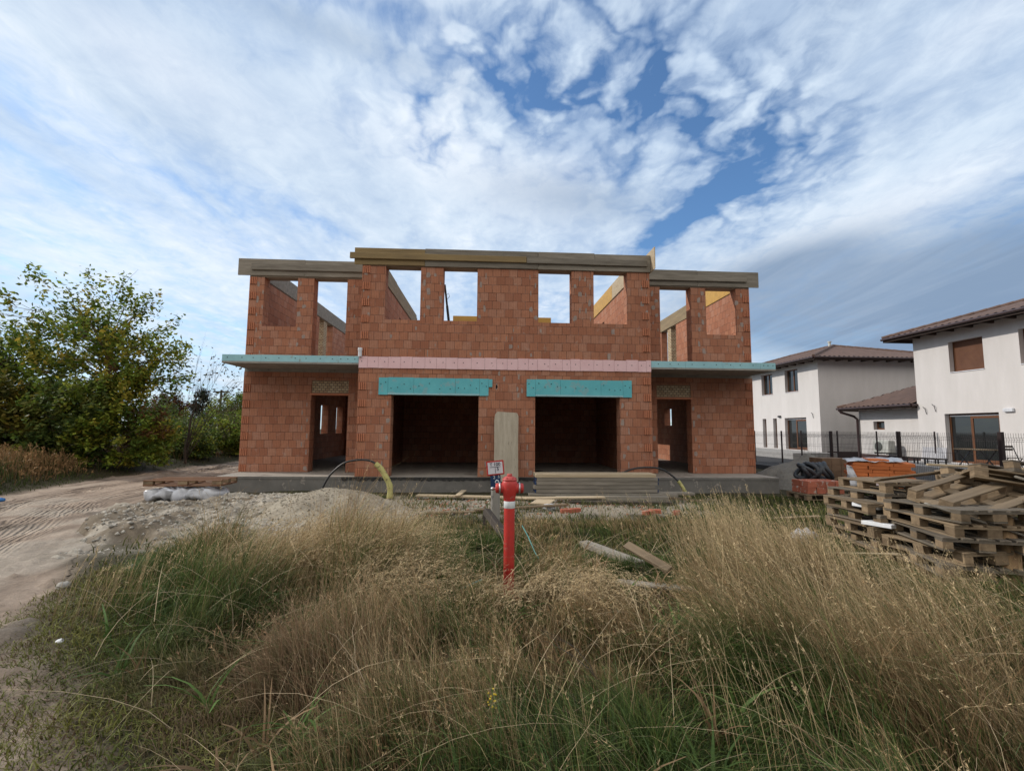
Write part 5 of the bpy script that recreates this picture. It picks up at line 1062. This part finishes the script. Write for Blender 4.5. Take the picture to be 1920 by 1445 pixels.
# broken stems lying across the tufts and broad weed leaves
P = scatter(900, -3.2, 4.6, 1.6, 7.0, field); m = len(P); P[:, 2] += hgt(P[:, 0], P[:, 1])*rng.uniform(.1, .7, m)
cw_ = np.array((.55, .43, .27))*rng.uniform(.6, 1.2, (m, 1)); blades(G1, P, rng.uniform(.25, .7, m), rng.uniform(0, 6.28, m), rng.uniform(.9, 2.2, m), rng.uniform(.0035, .007, m)*ss(.8, 4.0, P[:, 1]), cw_*.75, cw_*.92, 5, rng.uniform(1.0, 1.4, m))
for k in range(170):
    x_ = random.uniform(-3.2, 4.4); y_ = random.uniform(2.0, 6.5)
    if field(np.array([x_]), np.array([y_]))[0] < .4: continue
    n_ = random.randint(4, 9); brn = random.random() < .45; c_ = np.array((.2, .13, .07) if brn else (.07, .12, .03))*random.uniform(.7, 1.3)
    P = np.stack([np.full(n_, x_)+rng.normal(size=n_)*.02, np.full(n_, y_)+rng.normal(size=n_)*.02, np.zeros(n_)], 1); P[:, 2] = gh(P[:, 0], P[:, 1])
    blades(G1 if brn else G2, P, rng.uniform(.16, .42, n_), rng.uniform(0, 6.28, n_), rng.uniform(.4, 1.3, n_), rng.uniform(.012, .03, n_), np.tile(c_*.8, (n_, 1)), np.tile(c_, (n_, 1))*rng.uniform(.8, 1.3, (n_, 1)), 5, rng.uniform(1.4, 2.4, n_))
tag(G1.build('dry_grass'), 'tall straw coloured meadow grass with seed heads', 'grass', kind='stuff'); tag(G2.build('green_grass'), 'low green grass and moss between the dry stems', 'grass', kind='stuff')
# weeds on the far verge
G3 = GR(); P = scatter(42000, -24, -11, 11, 27, lambda x, y: ss(-.35, .7, xl(y)-x)*np.where(y < 17.4, 1, .35)*np.where(y > 20, .5, 1)); m = len(P); x, y = P[:, 0], P[:, 1]; e = xl(y)-x
isd = rng.random(m) < np.clip(.25+.9*ss(.45, .62, fbm(x, y, 1.4, 131)), 0, .9)*ss(.3, 1.2, e); h = (.1+.65*ss(.3, 1.6, e)*(.5+.8*fbm(x, y, 1.2, 133)))*rng.uniform(.5, 1.2, m)
c1 = np.where(isd[:, None], np.array((.26, .16, .075)), np.array((.07, .095, .026)))*rng.uniform(.65, 1.3, (m, 1)); ln = blades(G3, P, h, rng.uniform(0, 6.28, m), np.abs(rng.normal(size=m))*.4, rng.uniform(.012, .026, m), c1*.6, c1, 4)
q = isd & (rng.random(m) < .5); heads(G3, ln[q], h[q], c1[q]*1.15, 8, .07, .5, .16)
tag(G3.build('verge_weeds'), 'brown and green weeds along the far road verge', 'weeds', kind='stuff')
# single plants in front
def branch_weed(loc, label, h, col, seed):
    r_ = random.Random(seed); t_ = thing('dry_weed', label, 'weed', loc); mb = MB()
    def br(p, d, L, r, lv):
        q = p+d*L*.5+Vector((r_.uniform(-.03, .03), r_.uniform(-.03, .03), 0)); e = p+d*L; mb.tube([p, q, e], [r, r*.8, r*.55], 5)
        if lv:
            for _ in range(2 if lv > 1 else 1): br(e, (d+Vector((r_.uniform(-.9, .5), r_.uniform(-.4, .4), r_.uniform(-.3, .5)))).normalized(), L*r_.uniform(.6, .9), r*.6, lv-1)
    br(Vector((0, 0, 0)), Vector((-.15, 0, 1)).normalized(), h*.4, .006, 3); mb.build('stem', col, t_)
p = gnd(670, 1420, .05); branch_weed((p.x, p.y+.3, zg(p.x, p.y+.3)), 'pale bare branching weed stalk in the front grass left of centre', .55, 'wood_pale', 3)
p = gnd(1100, 1440, .05); branch_weed((p.x+.2, p.y+.5, zg(p.x, p.y)), 'brown bare weed stalk bending left in the front grass', .6, 'bare_twig', 9)
p = gnd(922, 1436, .02); fl = thing('wildflower', 'small yellow flowering weed low in the front grass', 'flower', (p.x, p.y+.12, zg(p.x, p.y)))
M['petal'] = pm('yellow_petal', (.75, .55, .03), (.65, .45, .03), 9, .6, 30, 0); M['herb'] = pm('herb_green', (.08, .13, .03), None, 9, .6, 30, 0)
mb = MB(); mb.tube([(0, 0, 0), (.01, 0, .15), (0, .01, .33)], [.004, .004, .002], 5)
for k in range(16): a = k*2.4; z_ = .04+.26*k/16; d = Vector((math.cos(a), math.sin(a), .4)); s_ = Vector((-math.sin(a), math.cos(a), 0))*.006; mb.face([Vector((0, 0, z_))-s_, Vector((0, 0, z_))+s_, Vector((0, 0, z_))+d*.07])
mb.build('stem', 'herb', fl)
mb = MB()
for k in range(12): a = k*2.4; c_ = Vector((.02*math.cos(a), .02*math.sin(a), .24+.008*k)); mb.lathe([(0, -.004), (.004, 0), (.006, .004), (0, .007)], c_, (math.cos(a), math.sin(a), .6), 6)
mb.build('blossom', 'petal', fl)
# ================================================================== SKY, SUN, VIEW
sunv = Vector((-.80, .23, .535)).normalized(); el = math.asin(sunv.z); azm = math.atan2(sunv.x, sunv.y)
W = bpy.data.worlds.new('World'); S.world = W; W.use_nodes = True; W.cycles.sampling_method = 'MANUAL'; W.cycles.sample_map_resolution = 512; nt = W.node_tree
class WN(NT):
    def __init__(s, t): s.t = t
w = WN(nt); bg = nt.nodes['Background']
sky = w.n('ShaderNodeTexSky', sky_type='NISHITA', sun_disc=False); sky.sun_elevation = el; sky.sun_rotation = azm; sky.altitude = 150; sky.air_density = 1.0; sky.dust_density = .6; sky.ozone_density = 2.2
tc = w.n('ShaderNodeTexCoord'); nm = w.n('ShaderNodeVectorMath', operation='NORMALIZE'); w.l(tc.outputs['Generated'], nm.inputs[0])
se = w.n('ShaderNodeSeparateXYZ'); w.l(nm.outputs[0], se.inputs[0]); dx, dy, dz = se.outputs
zz = w.math('ADD', w.math('MAXIMUM', dz, 0.0), .1)
px = w.math('DIVIDE', dx, zz); py = w.math('DIVIDE', dy, zz)
def vec(a, b, sx, sy, rot=0, off=0):
    c_ = w.n('ShaderNodeCombineXYZ'); w.l(a, c_.inputs[0]); w.l(b, c_.inputs[1]); mp = w.n('ShaderNodeMapping'); mp.inputs['Scale'].default_value = (sx, sy, 1); mp.inputs['Rotation'].default_value = (0, 0, rot); mp.inputs['Location'].default_value = (off, off*.7, off*.3); w.l(c_.outputs[0], mp.inputs[0]); return mp.outputs[0]
def fb(v_, sc, det=6, ro=.55, dist=0): nd = w.n('ShaderNodeTexNoise'); nd.inputs['Scale'].default_value = sc; nd.inputs['Detail'].default_value = det; nd.inputs['Roughness'].default_value = ro; nd.inputs['Distortion'].default_value = dist; w.l(v_, nd.inputs['Vector']); return nd.outputs[0]
# directional masks: fixed directions of the sky given as tangents x/y, z/y
ty = w.math('MAXIMUM', dy, .02); ta = w.math('DIVIDE', dx, ty); tb = w.math('DIVIDE', dz, ty)
def blob(u, v, ru, rv, ang=0):
    d = ray(u, v); a0, b0 = d.x/d.y, d.z/d.y; c, s = math.cos(ang), math.sin(ang)
    A = w.math('SUBTRACT', ta, a0); B = w.math('SUBTRACT', tb, b0)
    p_ = w.math('MULTIPLY', w.math('ADD', w.math('MULTIPLY', A, c), w.math('MULTIPLY', B, s)), 884/ru); q_ = w.math('MULTIPLY', w.math('SUBTRACT', w.math('MULTIPLY', B, c), w.math('MULTIPLY', A, s)), 884/rv)
    return w.math('EXPONENT', w.math('MULTIPLY', w.math('ADD', w.math('MULTIPLY', p_, p_), w.math('MULTIPLY', q_, q_)), -1.0))
def sm(lst):
    o = None
    for k, b_ in lst: x_ = w.math('MULTIPLY', b_, k); o = x_ if o is None else w.math('ADD', o, x_)
    return o
streak = fb(vec(px, py, 1.0, .2, R(12), 3), 1.9, 9, .62, .8)       # long bands running away from the viewer
wv = w.n('ShaderNodeTexNoise'); wv.inputs['Scale'].default_value = 5; wv.inputs['Detail'].default_value = 4; w.l(vec(px, py, 1, 1), wv.inputs['Vector'])
wd = w.n('ShaderNodeVectorMath', operation='MULTIPLY_ADD'); w.l(wv.outputs[1], wd.inputs[0]); wd.inputs[1].default_value = (.22, .22, 0); w.l(vec(px, py, 1, .8, R(25), 4), wd.inputs[2])
vo = w.n('ShaderNodeTexVoronoi', feature='SMOOTH_F1'); vo.inputs['Scale'].default_value = 8.5; vo.inputs['Smoothness'].default_value = .35; vo.inputs['Detail'].default_value = 2; vo.inputs['Roughness'].default_value = .55; w.l(wd.outputs[0], vo.inputs['Vector'])
cell = w.math('SUBTRACT', 1.0, w.math('MULTIPLY', vo.outputs['Distance'], 1.35))   # small rippled tufts
puff = fb(vec(px, py, 1, .8, R(20), 9), 11, 9, .7, .5)
big = fb(vec(px, py, 1, .45, R(10), 1), .8, 3, .5)
gaps = sm([(.05, blob(960, 110, 170, 120, R(-20))), (.1, blob(1300, 170, 260, 60, R(38))), (.12, blob(1440, 230, 150, 50, R(50))), (.36, blob(1345, 362, 130, 26, R(40))), (.62, blob(1235, 440, 90, 26, R(38))), (.22, blob(640, 0, 300, 40, R(-10))), (.1, blob(1330, 60, 160, 130, R(40))), (.3, blob(600, 415, 120, 20, R(-28))), (.2, blob(430, 360, 160, 40, R(-28))), (.2, blob(60, 190, 200, 40, R(-35))), (.2, blob(100, 330, 200, 30, R(-30))), (.16, blob(1600, 110, 170, 24, R(40))), (.12, blob(820, 280, 80, 40)), (.12, blob(1180, 80, 60, 90, R(10)))])
fill = sm([(.22, blob(700, 330, 420, 150, R(-25))), (.2, blob(250, 110, 320, 110, R(-30))), (.3, blob(1720, 330, 420, 80, R(30))), (.2, blob(1800, 60, 300, 120, R(30))), (.4, blob(1750, 560, 420, 150)), (.34, blob(1010, 370, 230, 80, R(-10))), (.24, blob(1080, 250, 200, 60)), (.17, blob(1120, 100, 260, 130)), (.1, blob(1300, 130, 120, 120)), (.24, blob(1470, 150, 170, 120)), (.16, blob(1400, 240, 130, 60, R(40)))])
cw = w.math('ADD', .12, w.math('MULTIPLY', w.math('MINIMUM', sm([(.85, blob(1080, 120, 330, 190)), (.6, blob(1420, 200, 200, 150)), (.3, blob(1320, 380, 200, 80)), (.25, blob(800, 250, 200, 120))]), 1.0), .75))
cov = w.math('ADD', .62, w.math('MULTIPLY', w.math('SUBTRACT', streak, .5), 1.05))
cov = w.math('ADD', cov, w.math('MULTIPLY', w.math('SUBTRACT', cell, .37), cw))
cov = w.math('ADD', cov, w.math('MULTIPLY', w.math('SUBTRACT', puff, .5), w.math('MULTIPLY_ADD', cw, .45, .26)))
cov = w.math('ADD', cov, w.math('MULTIPLY', w.math('SUBTRACT', big, .5), .3))
cov = w.math('ADD', w.math('SUBTRACT', cov, gaps), fill)
cov = w.math('ADD', cov, w.math('MULTIPLY', w.math('MAXIMUM', w.math('MULTIPLY', dy, -1.0), 0.0), 1.2))
mask = w.ramp(cov, [(.17, (0, 0, 0)), (.34, (.38, .38, .38)), (.53, (.78, .78, .78)), (.77, (1, 1, 1))])
# cloud tone: white where thick and lit, bluish grey between, a slate bank low in the sky to the right
thick = fb(vec(px, py, 1, .3, R(14), 17), 1.7, 7, .58, .5)
tone = w.math('ADD', w.math('MULTIPLY', thick, .75), w.math('ADD', w.math('MULTIPLY', cell, w.math('MULTIPLY_ADD', cw, .16, .02)), w.math('MULTIPLY', puff, .2)))
CB = 1/.085
def cbt(a, b_, c): return (a*CB, b_*CB, c*CB)
cl = w.ramp(tone, [(.36, cbt(.46, .58, .75)), (.48, cbt(.61, .72, .85)), (.61, cbt(.79, .86, .94)), (.76, cbt(.92, .95, .98))])
back = w.math('MINIMUM', w.math('MAXIMUM', w.math('MULTIPLY_ADD', dy, -2.2, .1), 0.0), 1.0)    # unseen clouds behind the viewer, made brighter and whiter to light the facade
hi = w.math('MINIMUM', w.math('MAXIMUM', w.math('MULTIPLY_ADD', dz, 4.5, -.75), 0.0), 1.0)  # unseen low sky behind the viewer is darkened to keep garage interiors dark
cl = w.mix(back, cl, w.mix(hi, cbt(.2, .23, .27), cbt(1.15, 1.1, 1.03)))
lit = sm([(.5, blob(850, 300, 240, 80, R(-25))), (.55, blob(1700, 380, 330, 45, R(24))), (.35, blob(1060, 330, 90, 60)), (.4, blob(300, 120, 260, 70, R(-30))), (.4, blob(250, 480, 300, 60)), (.3, blob(1850, 40, 200, 60, R(35)))])
cl = w.mix(w.math('MINIMUM', w.math('MULTIPLY', lit, w.math('MULTIPLY_ADD', puff, 1.0, .5)), .8), cl, cbt(.83, .88, .95))
dk = sm([(1.25, blob(1770, 555, 360, 110, R(8))), (1.1, blob(1560, 590, 280, 80, R(0))), (.7, blob(1900, 430, 260, 70, R(22))), (.7, blob(1520, 480, 190, 40, R(18))), (.5, blob(1080, 370, 170, 50, R(-5))), (.35, blob(620, 60, 260, 40, R(-20)))])
dkn = w.math('MULTIPLY', w.math('MINIMUM', dk, 1.0), w.math('MULTIPLY_ADD', streak, .9, .5))
cl = w.mix(w.math('MINIMUM', dkn, .95), cl, cbt(.21, .30, .44))
tint = w.mix(1.0, sky.outputs[0], (1.15, 1.5, 1.75), 'MULTIPLY')
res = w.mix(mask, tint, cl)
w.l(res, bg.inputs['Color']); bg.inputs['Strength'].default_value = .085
sl = bpy.data.lights.new('sun', 'SUN'); sl.energy = 2.5; sl.angle = R(.6); sl.color = (1, .93, .83); so = bpy.data.objects.new('sun', sl); C.objects.link(so); so.rotation_euler = sunv.to_track_quat('Z', 'Y').to_euler()
S.render.engine = 'CYCLES'; S.cycles.max_bounces = 6; S.cycles.diffuse_bounces = 3; S.cycles.transmission_bounces = 4; S.cycles.transparent_max_bounces = 6
S.cycles.use_denoising = True
S.view_settings.view_transform = 'Standard'; S.view_settings.look = 'None'; S.view_settings.exposure = .17; S.view_settings.gamma = 1
